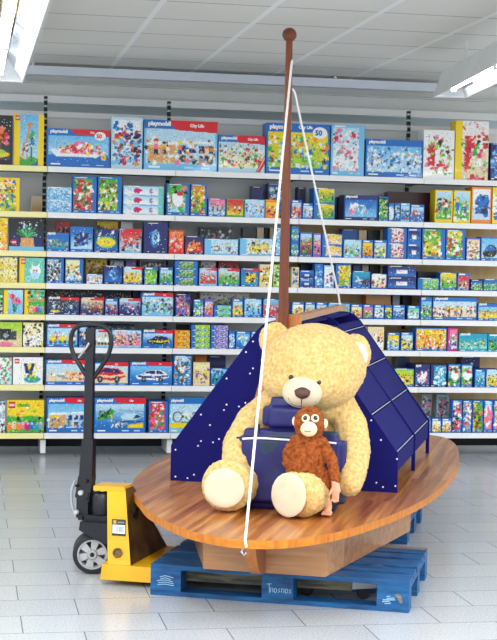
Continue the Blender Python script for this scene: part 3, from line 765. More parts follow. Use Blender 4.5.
# cartons standing further back on the shelves
BK = [
 (1,31,42.5,196,'E/E/F/E//','half-hidden beige storage box between yellow and ice boxes'),
 (1,252,263.5,186,'N/N/N/N//','dark navy box behind the small boxes left of rope'),
 (1,268,283,183,'N/B/L/WBL/./','blue patterned box behind the small boxes left of mast'),
 (1,298,306,187,'N/K/N/N//','dark box behind small boxes right of the mast'),
 (1,337,343.5,197,'N/N/N/N//','slim navy box left of the winged picture box'),
 (1,388,434,192,'X/X/X/X//','long maroon box behind the slim blue boxes'),
 (2,56,70,221.5,'R/R/E/RWT/./','red figure box behind the green and orange crowd'),
 (2,97,118,221,'Y/Y/O/YKO/./','yellow box behind the oval picture'),
 (2,121,133,221,'W/W/S/WS//','white box behind the red-sided box'),
 (2,200,232,227,'U/K/S/KSPW/./','dark box behind the street scene box'),
 (2,243,256,227.5,'U/U/K/K//','charcoal box behind the digger box'),
 (2,257,264,227.5,'E/E/E/E//','beige card behind digger box, left one'),
 (2,265,269,227.5,'K/K/K/K//','black box behind the digger box'),
 (2,270,275,227.5,'E/E/E/E//','beige card behind digger box, right one'),
 (2,342.5,358,229,'B/B/B/B//','plain blue box behind the pink figures box'),
 (2,359,367,230,'E/E/E/E//','beige card behind amber scene box, left one'),
 (2,368,379.5,230,'K/K/N/K//','black box behind the amber scene box'),
 (2,380.5,386.5,230,'E/E/E/E//','beige card behind the yellow flowers box'),
 (3,86,107,257.5,'Y/Y/I/KYOT/./','yellow box behind the white and red striped one'),
 (3,110,124,260,'S/A/S/WSD/./','grey picture box behind the bright swirl box'),
 (3,126,136,260.5,'V/V/S/V/v/','violet box behind the yellow figures box'),
 (3,140,166,260,'S/U/N/MWS/./','grey and magenta box behind the green box'),
 (3,201,216,260,'W/W/S/WSR/./','white box behind the red stall box'),
 (3,219,239,260,'R/R/W/RWK/./','red car box behind the street and trees'),
 (3,301,314,263.5,'K/N/K/K//','black box above the white square pair'),
 (3,353,361,263.8,'N/B/N/N//','blue box behind the plane box'),
 (3,362,369,264.5,'S/E/S/E//','pale card behind the plane box'),
 (3,370,380,264.5,'K/K/K/K//','black box behind the picnic box'),
 (3,381,386.5,264.5,'I/I/E/I//','cream card behind the picnic box'),
 (3,418,438,271.5,'K/K/N/K//','black box behind the low green-halved box'),
 (4,47,131,288.3,'K/K/N/YRKBS/./','very long black box behind the motorcycles'),
 (4,133,141,290,'K/N/K/N//','dark box beside the very long black one'),
 (4,200,250,291.5,'E/W/G/RWGKE/./','wide pale box behind the low blue ones'),
 (4,366,391,294,'O/F/O/F//','plain orange-brown box above the pink girl box'),
 (4,393,400,295,'S/S/A/S//','grey box above the dark rider box'),
 (4,403,412,295.5,'K/K/U/K//','black box above the white goat box'),
 (5,90,135,324.5,'N/U/N/SWN/./','long navy box behind the pink street box'),
 (5,178,190,324.6,'K/K/U/K//','black box behind the orange stack'),
 (6,195,207,355.5,'O/O/F/O//','orange box behind the beige figures box'),
 (6,208,226,355.8,'N/N/K/N//','navy box right of the orange one'),
 (6,396,410,357.5,'U/N/K/K//','dark box behind the box nearest the sail'),
 (6,461,480,356.3,'N/N/N/NW/v/','navy box with white lettering above the meadow pair'),
 (7,422,432,394,'S/S/U/SPU/./','grey box behind the purple hats, left one'),
 (7,437,449,394.5,'A/S/A/SPWU/./','pale grey box behind the purple hats, right one'),
]
for k, x0, x1, yt, code, lb in BK:
    carton(x0, x1, yt, k, code, lb, back=.24)
# ------------------------------------------------------------------ the boat, pallets, truck and toys: shapes are given in the boat frame (u, v, z)
class Thing:
    def __init__(s, name, base, label, cat, group=None):
        s.b = Vector(base); s.o = empty(name, W(*base), AL, label, cat, group)
    def part(s, name, bm, m, parent=None, smooth=False, bevel=0, seg=2, label=None):
        for v in bm.verts: v.co -= s.b
        o = obj(name, bm, m, parent or s.o, smooth, bevel, seg)
        if label: o['label'] = label
        return o
    def bx(s, name, lo, hi, m, parent=None, bevel=.003, label=None):
        return s.part(name, bx(lo, hi), m, parent, bevel=bevel, label=label)

def single(name, bm, base, m, label, cat, group=None, **k):
    b = Vector(base)
    for v in bm.verts: v.co -= b
    o = obj(name, bm, m, None, **k); o.location = W(*base); o.rotation_euler = (0, 0, AL)
    return tag(o, label, cat, group)

def teak(name, c1, c2, c3, along='v', rough=.33, plank=.042, coat=.25):
    """laminated strips with streaky grain"""
    m = mat(name, c1, rough, coat=coat); n, l, b = nodes(m)
    b.inputs['Coat Roughness'].default_value = .25
    tc = n.new('ShaderNodeTexCoord'); mp = n.new('ShaderNodeMapping')
    if along == 'v': mp.inputs['Rotation'].default_value = (0, 0, PI/2)
    if along == 'z': mp.inputs['Rotation'].default_value = (0, PI/2, 0)
    l.new(tc.outputs['Object'], mp.inputs['Vector'])
    br = n.new('ShaderNodeTexBrick'); br.offset = .37; br.inputs['Scale'].default_value = 1
    br.inputs['Brick Width'].default_value = 2.2; br.inputs['Row Height'].default_value = plank; br.inputs['Mortar Size'].default_value = 0
    br.inputs['Color1'].default_value = (0, 0, 0, 1); br.inputs['Color2'].default_value = (1, 1, 1, 1)
    l.new(mp.outputs['Vector'], br.inputs['Vector'])
    st = n.new('ShaderNodeMapping'); st.inputs['Scale'].default_value = (1.6, 28, 28); l.new(mp.outputs['Vector'], st.inputs['Vector'])
    t = n.new('ShaderNodeTexNoise'); t.inputs['Scale'].default_value = 1; t.inputs['Detail'].default_value = 5; t.inputs['Roughness'].default_value = .65
    l.new(st.outputs['Vector'], t.inputs['Vector'])
    a = n.new('ShaderNodeMath'); a.operation = 'MULTIPLY_ADD'; a.inputs[1].default_value = .34; l.new(br.outputs['Color'], a.inputs[0])
    k = n.new('ShaderNodeMath'); k.operation = 'MULTIPLY_ADD'; k.inputs[1].default_value = 1.3; k.inputs[2].default_value = -.30; l.new(t.outputs['Fac'], k.inputs[0]); l.new(k.outputs[0], a.inputs[2])
    r = n.new('ShaderNodeValToRGB'); e = r.color_ramp.elements
    e[0].position = .12; e[0].color = (*c1, 1); e[1].position = .85; e[1].color = (*c3, 1); q = e.new(.45); q.color = (*c2, 1)
    l.new(a.outputs[0], r.inputs['Fac']); l.new(r.outputs['Color'], b.inputs['Base Color'])
    return m
M_deck = teak('laminated_deck', rgb(108, 52, 14), rgb(164, 94, 36), rgb(212, 150, 82))
M_rim = teak('deck_edge', rgb(168, 88, 8), rgb(188, 108, 14), rgb(204, 130, 30), 'u', plank=.012, coat=0, rough=.5)
M_hull = teak('hull_boards', rgb(144, 92, 50), rgb(178, 122, 74), rgb(204, 152, 102), 'u', .4, .4)
M_stem = teak('stem_wood', rgb(132, 74, 42), rgb(150, 90, 54), rgb(176, 112, 70), 'z', .45, .3)
M_mast = teak('mast_wood', rgb(84, 34, 2), rgb(112, 48, 6), rgb(134, 68, 14), 'z', .45, .5, 0)
M_bracket = teak('bracket_wood', rgb(170, 96, 36), rgb(196, 118, 52), rgb(214, 140, 72), 'z', .4, .3)
M_rope = mottled('white_rope', rgb(226, 224, 218), rgb(246, 244, 238), 160, .8)
M_navy = mottled('navy_card', rgb(16, 16, 98), rgb(18, 18, 104), 3, .8)
M_navy.node_tree.nodes['Principled BSDF'].inputs['Specular IOR Level'].default_value = .2
M_strip = mat('strip_pale', rgb(172, 172, 200), .5)
M_star = mat('star_white', rgb(240, 240, 250), .5)
M_metal = mat('bright_steel', rgb(190, 192, 196), .28, 1)

ZD, ZB = .40, .364
# boat base and deck
boat = Thing('display_boat', (.45, .6, .146), 'wooden boat shaped display platform with glossy striped deck standing on blue pallets', 'display boat')
right = [(.60, -.606), (.70, -.573), (.79, -.496), (.875, -.374), (.957, -.202), (1.035, .029), (1.113, .329), (1.173, .645), (1.227, 1.122), (1.25, 1.89), (1.215, 2.503), (1.165, 2.95), (1.08, 3.31), (.95, 3.49)]
left = [(.6, 3.60), (.2, 3.58), (-.1, 3.45), (-.3, 3.1), (-.40, 2.5), (-.437, 1.938), (-.416, 1.398), (-.36, .93), (-.301, .695), (-.215, .42), (-.111, .183), (-.01, -.04), (.102, -.219), (.249, -.422), (.365, -.526), (.491, -.598)]
OUT = [(p.x, p.y) for p in smooth_path([(a, b, 0) for a, b in right+left], 5, True)]
bm = bmesh.new(); prism(bm, OUT, 'z', ZB, ZD)
deck = boat.part('deck', bm, [M_deck, M_rim], bevel=.006)
for p in deck.data.polygons:
    if abs(p.normal.z) < .9: p.material_index = 1
bm = bmesh.new()
F0, R0 = (.262, -.045), (.826, -.045)
hexa(bm, [(.262, -.04, .146), (.826, -.04, .146), (1.065, 1.24, .146), (-.16, 1.24, .146)], [(.255, -.05, ZB), (.832, -.05, ZB), (1.07, 1.24, ZB), (-.17, 1.24, ZB)])
boat.part('hull_side', bm, M_hull, bevel=.003)
bm = bmesh.new()
hexa(bm, [(.0, 1.25, .150), (.72, 1.25, .150), (.70, 3.1, .150), (.05, 3.1, .150)], [(.0, 1.25, ZB), (.74, 1.25, ZB), (.72, 3.15, ZB), (.03, 3.15, ZB)])
boat.part('hull_stern', bm, M_hull, bevel=.003)
fr = [(-.285, ZB), (-.28, .32), (-.255, .26), (-.21, .205), (-.14, .16), (-.05, .15), (-.05, ZB)]
fr = [(p.x, p.y) for p in smooth_path([(a, b, 0) for a, b in fr[:-1]], 4)]+[(-.05, ZB)]
bm = bmesh.new(); prism(bm, fr, 'x', .507, .553)
stem = boat.part('bow_stem', bm, [M_stem, M_bracket], bevel=.002)
for p in stem.data.polygons:
    if abs(p.normal.x) < .5: p.material_index = 1
bm = bmesh.new(); tube(bm, [(.565, -.585, .363), (.56, -.59, .345), (.572, -.592, .333), (.58, -.588, .345)], .005, 8)
boat.part('eye_hook', bm, M_metal, smooth=True)

# cabin: three navy plates with sloping panels between them
cab = Thing('navy_cabin', (.44, 1.7, ZD), 'dark blue tent shaped panel cabin with white star dots behind the bear', 'cabin')
PLT = [(-.155, ZD+.001), (-.155, .585), (.29, 1.200), (.33, 1.238), (.38, 1.253), (.50, 1.253), (.55, 1.238), (.59, 1.200), (1.032, .60), (1.032, ZD+.001)]
for v0 in (.88, 1.70, 2.50):
    pts = PLT if v0 == .88 else PLT+[(1.012, ZD+.001), (1.012, .515), (-.135, .515), (-.135, ZD+.001)]
    bm = bmesh.new(); prism(bm, pts, 'y', v0, v0+.02)
    pl = cab.part('end_panel' if v0 != 1.7 else 'middle_panel', bm, M_navy, bevel=.002)
    if v0 == .88: front = pl
def slope(z):     # u of the right-hand slope
    return 1.032-(z-.60)/(1.215-.60)*(1.032-.59)
def slopeL(z): return -.155+(z-.585)/(1.215-.585)*(.29+.155)
ZS = [.60, .785, .975, 1.165, 1.25]
for v0, v1 in ((.902, 1.698), (1.722, 2.498)):
    for a, b in zip(ZS, ZS[1:]):
        a2, b2 = a+.008, b-.008
        if b > 1.2: b2 = 1.20
        for f, sg in ((slope, 1), (slopeL, -1)):
            t = .014
            bm = bmesh.new()
            hexa(bm, [(f(a2)-sg*(.03+t), v0, a2), (f(a2)-sg*.012, v0, a2), (f(a2)-sg*.012, v1, a2), (f(a2)-sg*(.03+t), v1, a2)],
                 [(f(b2)-sg*(.03+t), v0, b2), (f(b2)-sg*.012, v0, b2), (f(b2)-sg*.012, v1, b2), (f(b2)-sg*(.03+t), v1, b2)])
            cab.part('slope_panel', bm, M_navy)
            bm = bmesh.new(); tube(bm, [(f(a)-sg*.014, v0, a), (f(a)-sg*.014, v1, a)], .003, 8)  # thin pale strip drawn along the slit between neighbouring panels
            cab.part('gap_strip', bm, M_strip, smooth=True, label='thin pale strip')
    for sg, u in ((1, 1.012), (-1, -.135)):
        cab.bx('lower_panel', (u-.012, v0, .50), (u+.012, v1, .592), M_navy, bevel=0)
    cab.bx('ridge_panel', (.36, v0, 1.232), (.52, v1, 1.246), M_navy, bevel=0)
# printed stars on the front plate
bm = bmesh.new()
def at_front(x, y, v=.88):
    d = Vector(on_ray(x, y)); c = Vector((0, 0, EYE)); o3 = Vector((OX, OY, 0)); eu = Vector((math.cos(AL), math.sin(AL), 0)); ev = Vector((-math.sin(AL), math.cos(AL), 0))
    t = (v-(c-o3).dot(ev))/d.dot(ev); q = c+d*t-o3
    return q.dot(eu), q.z
def on_ray(x, y): return _f+_r*((x-CX)/F)+_d*((y-CY)/F)
for x, y in [(175.5, 449.7), (175.5, 476.5), (187.5, 478), (194, 474.7), (201, 414.6), (201, 441), (198, 445.8), (213, 442.3), (219, 439), (224, 410), (226.6, 404.6), (226.6, 378.5), (250, 373.5), (253, 368.3), (239, 406.5), (245.5, 402.8), (253, 341.5), (371.3, 420.3), (376.4, 482.7), (383, 487), (395.5, 486), (397, 459), (233, 452), (210, 425), (246, 352), (262, 360), (381, 440)]:
    u, z = at_front(x, y)
    lathe(bm, [(0, -.0012), (.0045, -.0012), (.0045, 0)], (u, .88, z), (0, 1, 0), 10)
for v in bm.verts: v.co -= cab.b
np_ = len(front.data.polygons); bm.from_mesh(front.data); bm.to_mesh(front.data); bm.free()
front.data.materials.append(M_star)
for p in front.data.polygons[:-np_]: p.material_index = 1

# mast with ball, bracket
mast = Thing('mast', (.445, .78, ZD), 'tall slim reddish wooden mast with ball top rising behind the bear', 'mast')
bm = bmesh.new(); lathe(bm, [(0, 0), (.027, 0), (.026, .8), (.021, 1.7), (.0165, 2.27), (0, 2.27)], (.445, .78, ZD+.001), (0, 0, 1), 24)
mast.part('pole', bm, M_mast, smooth=True)
bm = bmesh.new(); ball(bm, (.445, .78, 2.69), .036, 4); mast.part('ball_top', bm, M_mast, smooth=True)
bm = bmesh.new(); prism(bm, [(.18, ZD+.001), (.40, 1.235), (.40, 1.287), (.524, 1.287), (.524, 1.235), (.72, ZD+.001)], 'y', .812, .872)
mast.part('mast_bracket', bm, M_bracket, bevel=.004)
# boom
bm = bmesh.new()
a, b = Vector((.50, .90)), Vector((.56, 2.05)); pr = Vector((.035, 0))
hexa(bm, [(.47, .885, 1.255), (.525, .885, 1.255), (.60, 1.85, 1.287), (.545, 1.85, 1.287)], [(.47, .885, 1.285), (.525, .885, 1.285), (.60, 1.85, 1.313), (.545, 1.85, 1.313)])
single('boom', bm, (.50, 1.3, 1.284), M_hull, 'pale wooden boom lying along the ridge of the dark blue cabin', 'boom', bevel=.003)
# ropes
def rope(name, pts, r, base, label):
    bm = bmesh.new(); tube(bm, pts, r, 8); return single(name, bm, base, M_rope, label, 'rope', smooth=True)
rope('rope', [(.585, -.612, .372), (.580, -.614, .40), (.470, .72, 2.53), (.464, .765, 2.56)], .006, (.58, -.612, .37), 'white rope stretched from mast top down to the bow past the bear')
rope('rope', [(.468, .775, 2.42), (.476, .80, 2.40), (.568, 1.78, 1.36), (.572, 1.80, 1.316)], .0055, (.572, 1.80, 1.316), 'white rope running from mast down to the far boom end')
# ------------------------------------------------------------------ pallets
def paint_mat():
    m = mottled('blue_pallet_paint', rgb(4, 62, 112), rgb(12, 98, 156), 7, .55, 8, (1, 5, 5), .25, 40)
    n, l, b = nodes(m)
    tc = n.new('ShaderNodeTexCoord'); mp = n.new('ShaderNodeMapping'); mp.inputs['Scale'].default_value = (2.5, 16, 16); l.new(tc.outputs['Object'], mp.inputs['Vector'])
    t = n.new('ShaderNodeTexNoise'); t.inputs['Scale'].default_value = 2; t.inputs['Detail'].default_value = 6; l.new(mp.outputs['Vector'], t.inputs['Vector'])
    r = n.new('ShaderNodeValToRGB'); r.color_ramp.elements[0].position = .64; r.color_ramp.elements[1].position = .74
    l.new(t.outputs['Fac'], r.inputs['Fac'])
    src = b.inputs['Base Color'].links[0].from_socket
    mx = n.new('ShaderNodeMix'); mx.data_type = 'RGBA'; mx.inputs['B'].default_value = (*rgb(96, 150, 186), 1)
    k = n.new('ShaderNodeMath'); k.operation = 'MULTIPLY'; k.inputs[1].default_value = .55; l.new(r.outputs['Color'], k.inputs[0])
    l.new(k.outputs[0], mx.inputs['Factor']); l.new(src, mx.inputs['A']); l.new(mx.outputs['Result'], b.inputs['Base Color'])
    return m
M_blue = paint_mat()
M_worn = mottled('worn_wood', rgb(150, 120, 92), rgb(96, 110, 122), 6, .7, 6, (2, 14, 14))
def pallet(v0, label, marks=False, u0=0):
    t = Thing('pallet', (.6, v0+.4, 0), label, 'pallet', 'blue pallets under the boat')
    z = [0, .022, .1, .122, .144]
    blk = []
    us = [(0, .145), (.5275, .6725), (1.055, 1.2)]
    for j, (a, b) in enumerate(((0, .1), (.35, .45), (.7, .8))):
        t.bx('skid', (0, v0+a, .001), (1.2, v0+b, z[1]), M_blue, bevel=.004)
        for i, (c, d) in enumerate(us):
            k = t.bx('block', (c, v0+a, z[1]+.0005), (d, v0+b, z[2]-.0005), M_blue, bevel=.006)
            if j == 0: blk.append(k)
    for c, d in us: t.bx('stringer', (c, v0, z[2]), (d, v0+.8, z[3]-.0005), M_blue, bevel=.003)
    for j, (a, b) in enumerate(((0, .142), (.175, .275), (.325, .475), (.525, .625), (.658, .8))):
        w_ = marks and j == 4
        t.bx('deck_board', (0, v0+a, z[3]), (1.2, v0+b, z[4]), M_blue, bevel=.003)
    if marks:
        bm = bmesh.new(); bx_ = [(.93, .797, .1445)]
        prism(bm, [(.72, v0+.74), (.9, v0+.752), (1.195, v0+.745), (1.195, v0+.80), (.72, v0+.80)], 'z', .1441, .1452); t.part('worn_patch', bm, M_worn, label='bare worn wood strip')
        r = random.Random(4)
        bm = bmesh.new()          # chalk writing on the middle and corner blocks
        def stroke(pts, w=.0022): tube(bm, [(a, v0-.0012, b) for a, b in pts], w, 5)
        x = .552
        stroke([(x, .088), (x+.02, .09)]); stroke([(x+.01, .09), (x+.012, .048)])
        for q in range(6):
            x += .017; hgt = .022
            if q % 3 == 0: stroke([(x, .052), (x, .072)]); stroke([(x, .070), (x+.01, .072), (x+.011, .052)])
            elif q % 3 == 1: stroke([(x+.005+.006*math.cos(s), .061+.01*math.sin(s)) for s in np.linspace(0, 6.28, 9)])
            else: stroke([(x+.01, .07), (x, .066), (x+.01, .058), (x, .052)])
        CH = mat('chalk', rgb(150, 190, 216), .9); t.part('chalk_writing', bm, CH, blk[1], label='pale handwriting'); bm = bmesh.new()
        for q in range(5): stroke([(.03+r.uniform(0, .02), .05+q*.009), (.07, .054+q*.01), (.115-r.uniform(0, .02), .05+q*.009)], .002)
        t.part('chalk_scribble', bm, CH, blk[0], label='pale scribble'); bm = bmesh.new()
        for q in range(5): stroke([(1.075+r.uniform(0, .03), .036+q*.008), (1.11+r.uniform(0, .03), .04+q*.008)], .0025)
        t.part('chalk_scribble', bm, CH, blk[2], label='pale scribble')
        bm = bmesh.new(); prism(bm, [(1.15, .085), (1.165, .075), (1.172, .045), (1.16, .04), (1.15, .06), (1.135, .08)], 'y', v0-.001, v0+.002); t.part('chipped_patch', bm, M_worn, label='chipped bare wood spot')
    t.o.location = W(.6+u0, v0+.4, 0)
    return t
pallet(0, 'blue painted wooden pallet with chalk writing under the bow, lifted by the truck forks', True)
pallet(1.62, 'dark blue pallet half hidden under the stern further back', False, -.19)

# ------------------------------------------------------------------ pallet truck
def yel():
    m = mottled('yellow_enamel', rgb(226, 164, 4), rgb(236, 178, 10), 5, .38, coat=.2)
    n, l, b = nodes(m)
    tc = n.new('ShaderNodeTexCoord'); t = n.new('ShaderNodeTexNoise'); t.inputs['Scale'].default_value = 24; t.inputs['Detail'].default_value = 8; t.inputs['Roughness'].default_value = .7
    l.new(tc.outputs['Object'], t.inputs['Vector'])
    r = n.new('ShaderNodeValToRGB'); r.color_ramp.elements[0].position = .66; r.color_ramp.elements[1].position = .70; l.new(t.outputs['Fac'], r.inputs['Fac'])
    src = b.inputs['Base Color'].links[0].from_socket
    mx = n.new('ShaderNodeMix'); mx.data_type = 'RGBA'; mx.inputs['B'].default_value = (*rgb(120, 92, 40), 1)
    l.new(r.outputs['Color'], mx.inputs['Factor']); l.new(src, mx.inputs['A']); l.new(mx.outputs['Result'], b.inputs['Base Color'])
    return m
M_yel = yel()
M_brown = mottled('mottled_brown', rgb(40, 30, 22), rgb(132, 96, 36), 9, .5, 8, lo=.3, hi=.75)
M_blk = mottled('black_enamel', rgb(9, 11, 18), rgb(15, 18, 28), 12, .38)
M_rub = mat('black_tyre', rgb(28, 30, 34), .6)
M_alu = mottled('cast_wheel', rgb(176, 178, 184), rgb(196, 198, 202), 9, .4, metal=.3)
M_fork = mottled('scuffed_fork', rgb(70, 72, 70), rgb(150, 140, 104), 8, .5, 8, (1, 8, 8))
tk = Thing('pallet_truck', (-.25, .4, 0), 'yellow hand pallet truck with black handle, forks under the blue pallet', 'pallet truck')
# chassis: a tapering frame, wide at the foot
B = [(-.252, .135, .10), (-.138, .135, .10), (-.108, .665, .10), (-.238, .665, .10)]
Tt = [(-.328, .345, .43), (-.235, .345, .43), (-.229, .455, .43), (-.318, .455, .43)]
bm = bmesh.new(); hexa(bm, B, Tt)
ch = tk.part('chassis', bm, [M_yel, M_brown], bevel=.006)
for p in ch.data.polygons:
    if p.normal.x > .8: p.material_index = 1  # fork-side face is a darker mottled brown than the other faces
bm = bmesh.new(); box(bm, (-.395, .335, .415), (-.238, .465, .438)); tk.part('top_plate', bm, M_yel, bevel=.006)
bm = bmesh.new(); hexa(bm, [(-.283, .118, .028), (-.02, .118, .028), (-.02, .682, .028), (-.283, .682, .028)], [(-.276, .125, .101), (-.02, .125, .098), (-.02, .675, .098), (-.276, .675, .101)])
tk.part('foot_frame', bm, M_yel, bevel=.008)
# collar socket on the near face
def near(u, z): # v of the near chassis face at that height
    return .135+(z-.10)/.33*.21
def shift(z): return (z-.10)/.33
nv = Vector((0, -.335, .21)).normalized()
u_, z_ = -.212, .148
bm = bmesh.new(); lathe(bm, [(.022, -.01), (.024, .012), (.017, .014), (.013, .006), (0, .004)], (u_, near(u_, z_), z_), nv, 20)
tk.part('socket', bm, M_brown, smooth=True, label='dark round socket')
# sticker
def face_quad(bm, u0, u1, z0, z1, off):
    q = []
    for u, z in ((u0, z0), (u1, z0), (u1, z1), (u0, z1)):
        q.append(bm.verts.new((u-.07*shift(z), near(u, z)+nv.y*off, z+nv.z*off)))
    bm.faces.new(q)
def sticker_quad(bm, a0, a1, b0, b1, off): face_quad(bm, -.232+a0*.070, -.232+a1*.070, .222+b0*.072, .222+b1*.072, off)
bm = bmesh.new(); sticker_quad(bm, 0, 1, 0, 1, .0012); st = tk.part('sticker', bm, mat('sticker_dark', rgb(38, 42, 48), .4), label='black and white barcode sticker')
bm = bmesh.new(); sticker_quad(bm, .05, .95, .14, .66, .0018); tk.part('sticker_panel', bm, M_star, st)
bm = bmesh.new()
r = random.Random(3); a = .28
while a < .78:
    w_ = r.uniform(.015, .045); sticker_quad(bm, a, a+w_, .22, .56, .0023); a += w_+r.uniform(.02, .04)
sticker_quad(bm, .4, .9, .76, .86, .0023)
tk.part('barcode', bm, mat('print_grey', rgb(120, 124, 130), .5), st)
bm = bmesh.new(); sticker_quad(bm, .12, .32, .72, .92, .0023); tk.part('sticker_mark', bm, M_yel, st)
bm = bmesh.new()
for k in range(14):
    r2 = random.Random(k); a, b = r2.uniform(.1, .3), r2.uniform(.25, .6)
tk.part('grease_patch', (lambda bm: (ball(bm, (-.18, .36, .315), (.012, .05, .03), 2), ball(bm, (-.175, .41, .35), (.010, .03, .02), 2), bm)[-1])(bm), mat('grease', rgb(26, 22, 20), .5), smooth=True, label='dark grease patch')
# forks
for v0 in (.135, .505):
    bm = bmesh.new(); hexa(bm, [(-.03, v0, .045), (.92, v0+.01, .05), (.92, v0+.15, .05), (-.03, v0+.16, .045)], [(-.03, v0, .098), (.92, v0+.01, .092), (.92, v0+.15, .092), (-.03, v0+.16, .098)])
    f = tk.part('fork', bm, M_fork, bevel=.004)
    bm = bmesh.new(); hexa(bm, [(.921, v0+.02, .055), (1.03, v0+.05, .062), (1.03, v0+.11, .062), (.921, v0+.14, .055)], [(.921, v0+.02, .088), (1.03, v0+.05, .078), (1.03, v0+.11, .078), (.921, v0+.14, .088)])
    tk.part('fork_tip', bm, M_alu, f, bevel=.003)
    for u in (.70, .965):
        bm = bmesh.new(); lathe(bm, [(0, 0), (.024, 0), (.03, .006), (.03, .044), (.024, .05), (0, .05)], (u, v0+.055, .034), (0, 1, 0), 20)
        tk.part('load_roller', bm, M_rub, f, smooth=True)
# pump and linkage
bm = bmesh.new(); lathe(bm, [(0, 0), (.055, 0), (.06, .01), (.06, .095), (.05, .112), (.03, .118), (0, .118)], (-.365, .40, .285), (0, 0, 1), 24)
pump = tk.part('pump_body', bm, M_blk, smooth=True)
bm = bmesh.new(); lathe(bm, [(0, 0), (.022, 0), (.022, .03), (0, .03)], (-.365, .40, .403), (0, 0, 1), 16); tk.part('piston', bm, M_metal, smooth=True)
bm = bmesh.new(); box(bm, (-.475, .345, .262), (-.305, .455, .29)); box(bm, (-.49, .36, .27), (-.43, .44, .40)); box(bm, (-.44, .37, .2), (-.30, .43, .262))
tk.part('pump_base', bm, M_blk, bevel=.008)
bm = bmesh.new(); hexa(bm, [(-.50, .365, .37), (-.425, .365, .37), (-.425, .435, .37), (-.50, .435, .37)], [(-.487, .37, .475), (-.413, .37, .475), (-.413, .43, .475), (-.487, .43, .475)])
tk.part('tiller_foot', bm, M_blk, bevel=.01)
for u, z, rr in ((-.468, .395, .014), (-.43, .36, .011), (-.485, .30, .012), (-.455, .275, .010), (-.44, .455, .009), (-.49, .43, .008)):
    bm = bmesh.new(); lathe(bm, [(0, -.012), (rr*.7, -.012), (rr, -.006), (rr, .01), (0, .01)], (u, .345 if z < .36 else .36, z), (0, 1, 0), 14)
    tk.part('bolt', bm, M_alu if rr > .011 else M_blk, smooth=True)
bm = bmesh.new(); tube(bm, smooth_path([(-.50, .36, .455), (-.515, .352, .40), (-.508, .35, .33), (-.49, .35, .28)], 6), .006, 8); tk.part('release_chain', bm, M_metal, smooth=True)
# handle
bm = bmesh.new(); hexa(bm, [(-.484, .368, .45), (-.416, .368, .45), (-.416, .432, .45), (-.484, .432, .45)], [(-.473, .375, .66), (-.415, .375, .66), (-.415, .425, .66), (-.473, .425, .66)])
tk.part('tiller_shoe', bm, M_blk, bevel=.008)
bm = bmesh.new(); hexa(bm, [(-.468, .382, .64), (-.424, .382, .64), (-.424, .418, .64), (-.468, .418, .64)], [(-.465, .382, 1.205), (-.424, .382, 1.205), (-.424, .418, 1.205), (-.465, .418, 1.205)])
tk.part('tiller_bar', bm, M_blk, bevel=.006)
lp = [(-.442, .4, .955), (-.49, .4, 1.01), (-.537, .4, 1.09), (-.547, .4, 1.15), (-.53, .4, 1.20), (-.49, .4, 1.221), (-.44, .4, 1.224), (-.392, .4, 1.221), (-.352, .4, 1.20), (-.338, .4, 1.15), (-.348, .4, 1.09), (-.393, .4, 1.01)]
bm = bmesh.new(); tube(bm, smooth_path(lp, 6, True), .0115, 12, closed=True); tk.part('handle_loop', bm, M_blk, smooth=True)
bm = bmesh.new(); tube(bm, [(-.50, .39, 1.06), (-.452, .37, 1.115), (-.44, .37, 1.135)], .007, 8); tk.part('release_lever', bm, M_metal, smooth=True, label='bright metal release lever')
# steering wheels
ax = Vector((.30, -.954, 0)).normalized(); px = Vector((.954, .30, 0)).normalized()
cw = Vector((-.416, .40, .098))
for s in (1, -1):
    c = cw+ax*(.048*s); ax2 = ax*s
    bm = bmesh.new(); lathe(bm, [(.074, -.026), (.09, -.024), (.096, -.014), (.096, .014), (.09, .024), (.074, .026), (.074, -.026)], c, ax2, 40)
    ty = tk.part('steering_wheel', bm, M_rub, smooth=True)
    bm = bmesh.new(); lathe(bm, [(.074, -.022), (.074, .022), (.066, .022), (.062, .006), (.062, -.022)], c, ax2, 40); lathe(bm, [(0, -.03), (.024, -.03), (.026, .02), (.02, .03), (.012, .03), (.010, .018), (0, .018)], c, ax2, 24)
    zz = Vector((0, 0, 1))
    for k in range(6):
        an = k*PI/3+.3; d = px*math.cos(an)+zz*math.sin(an); e = -px*math.sin(an)+zz*math.cos(an)
        w0, w1 = .012, .02
        lo = [c+d*.018-e*w0, c+d*.066-e*w1, c+d*.066+e*w1, c+d*.018+e*w0]
        hexa(bm, [p-ax2*.01 for p in lo], [p+ax2*.012 for p in lo])
    tk.part('wheel_hub', bm, M_alu, ty, smooth=True)
    bm = bmesh.new(); lathe(bm, [(0, .0305), (.010, .0305), (.010, .019)], c, ax2, 16); tk.part('axle_cap', bm, M_blk, ty)
bm = bmesh.new(); tube(bm, [cw-ax*.02, cw+ax*.02], .02, 14)
hexa(bm, [cw+px*q+ax*s+zz*-.01 for q, s in ((-.03, -.016), (.03, -.016), (.03, .016), (-.03, .016))], [cw+px*q+ax*s+zz*.115 for q, s in ((-.045, -.018), (.06, -.018), (.06, .018), (-.045, .018))])
bm2 = bm; tk.part('axle_yoke', bm2, M_blk, bevel=.004)
bm = bmesh.new(); prism(bm, [(-.455, .222), (-.40, .195), (-.33, .165), (-.292, .16), (-.292, .262), (-.45, .262)], 'y', .30, .50); tk.part('wheel_guard', bm, M_blk, bevel=.01)
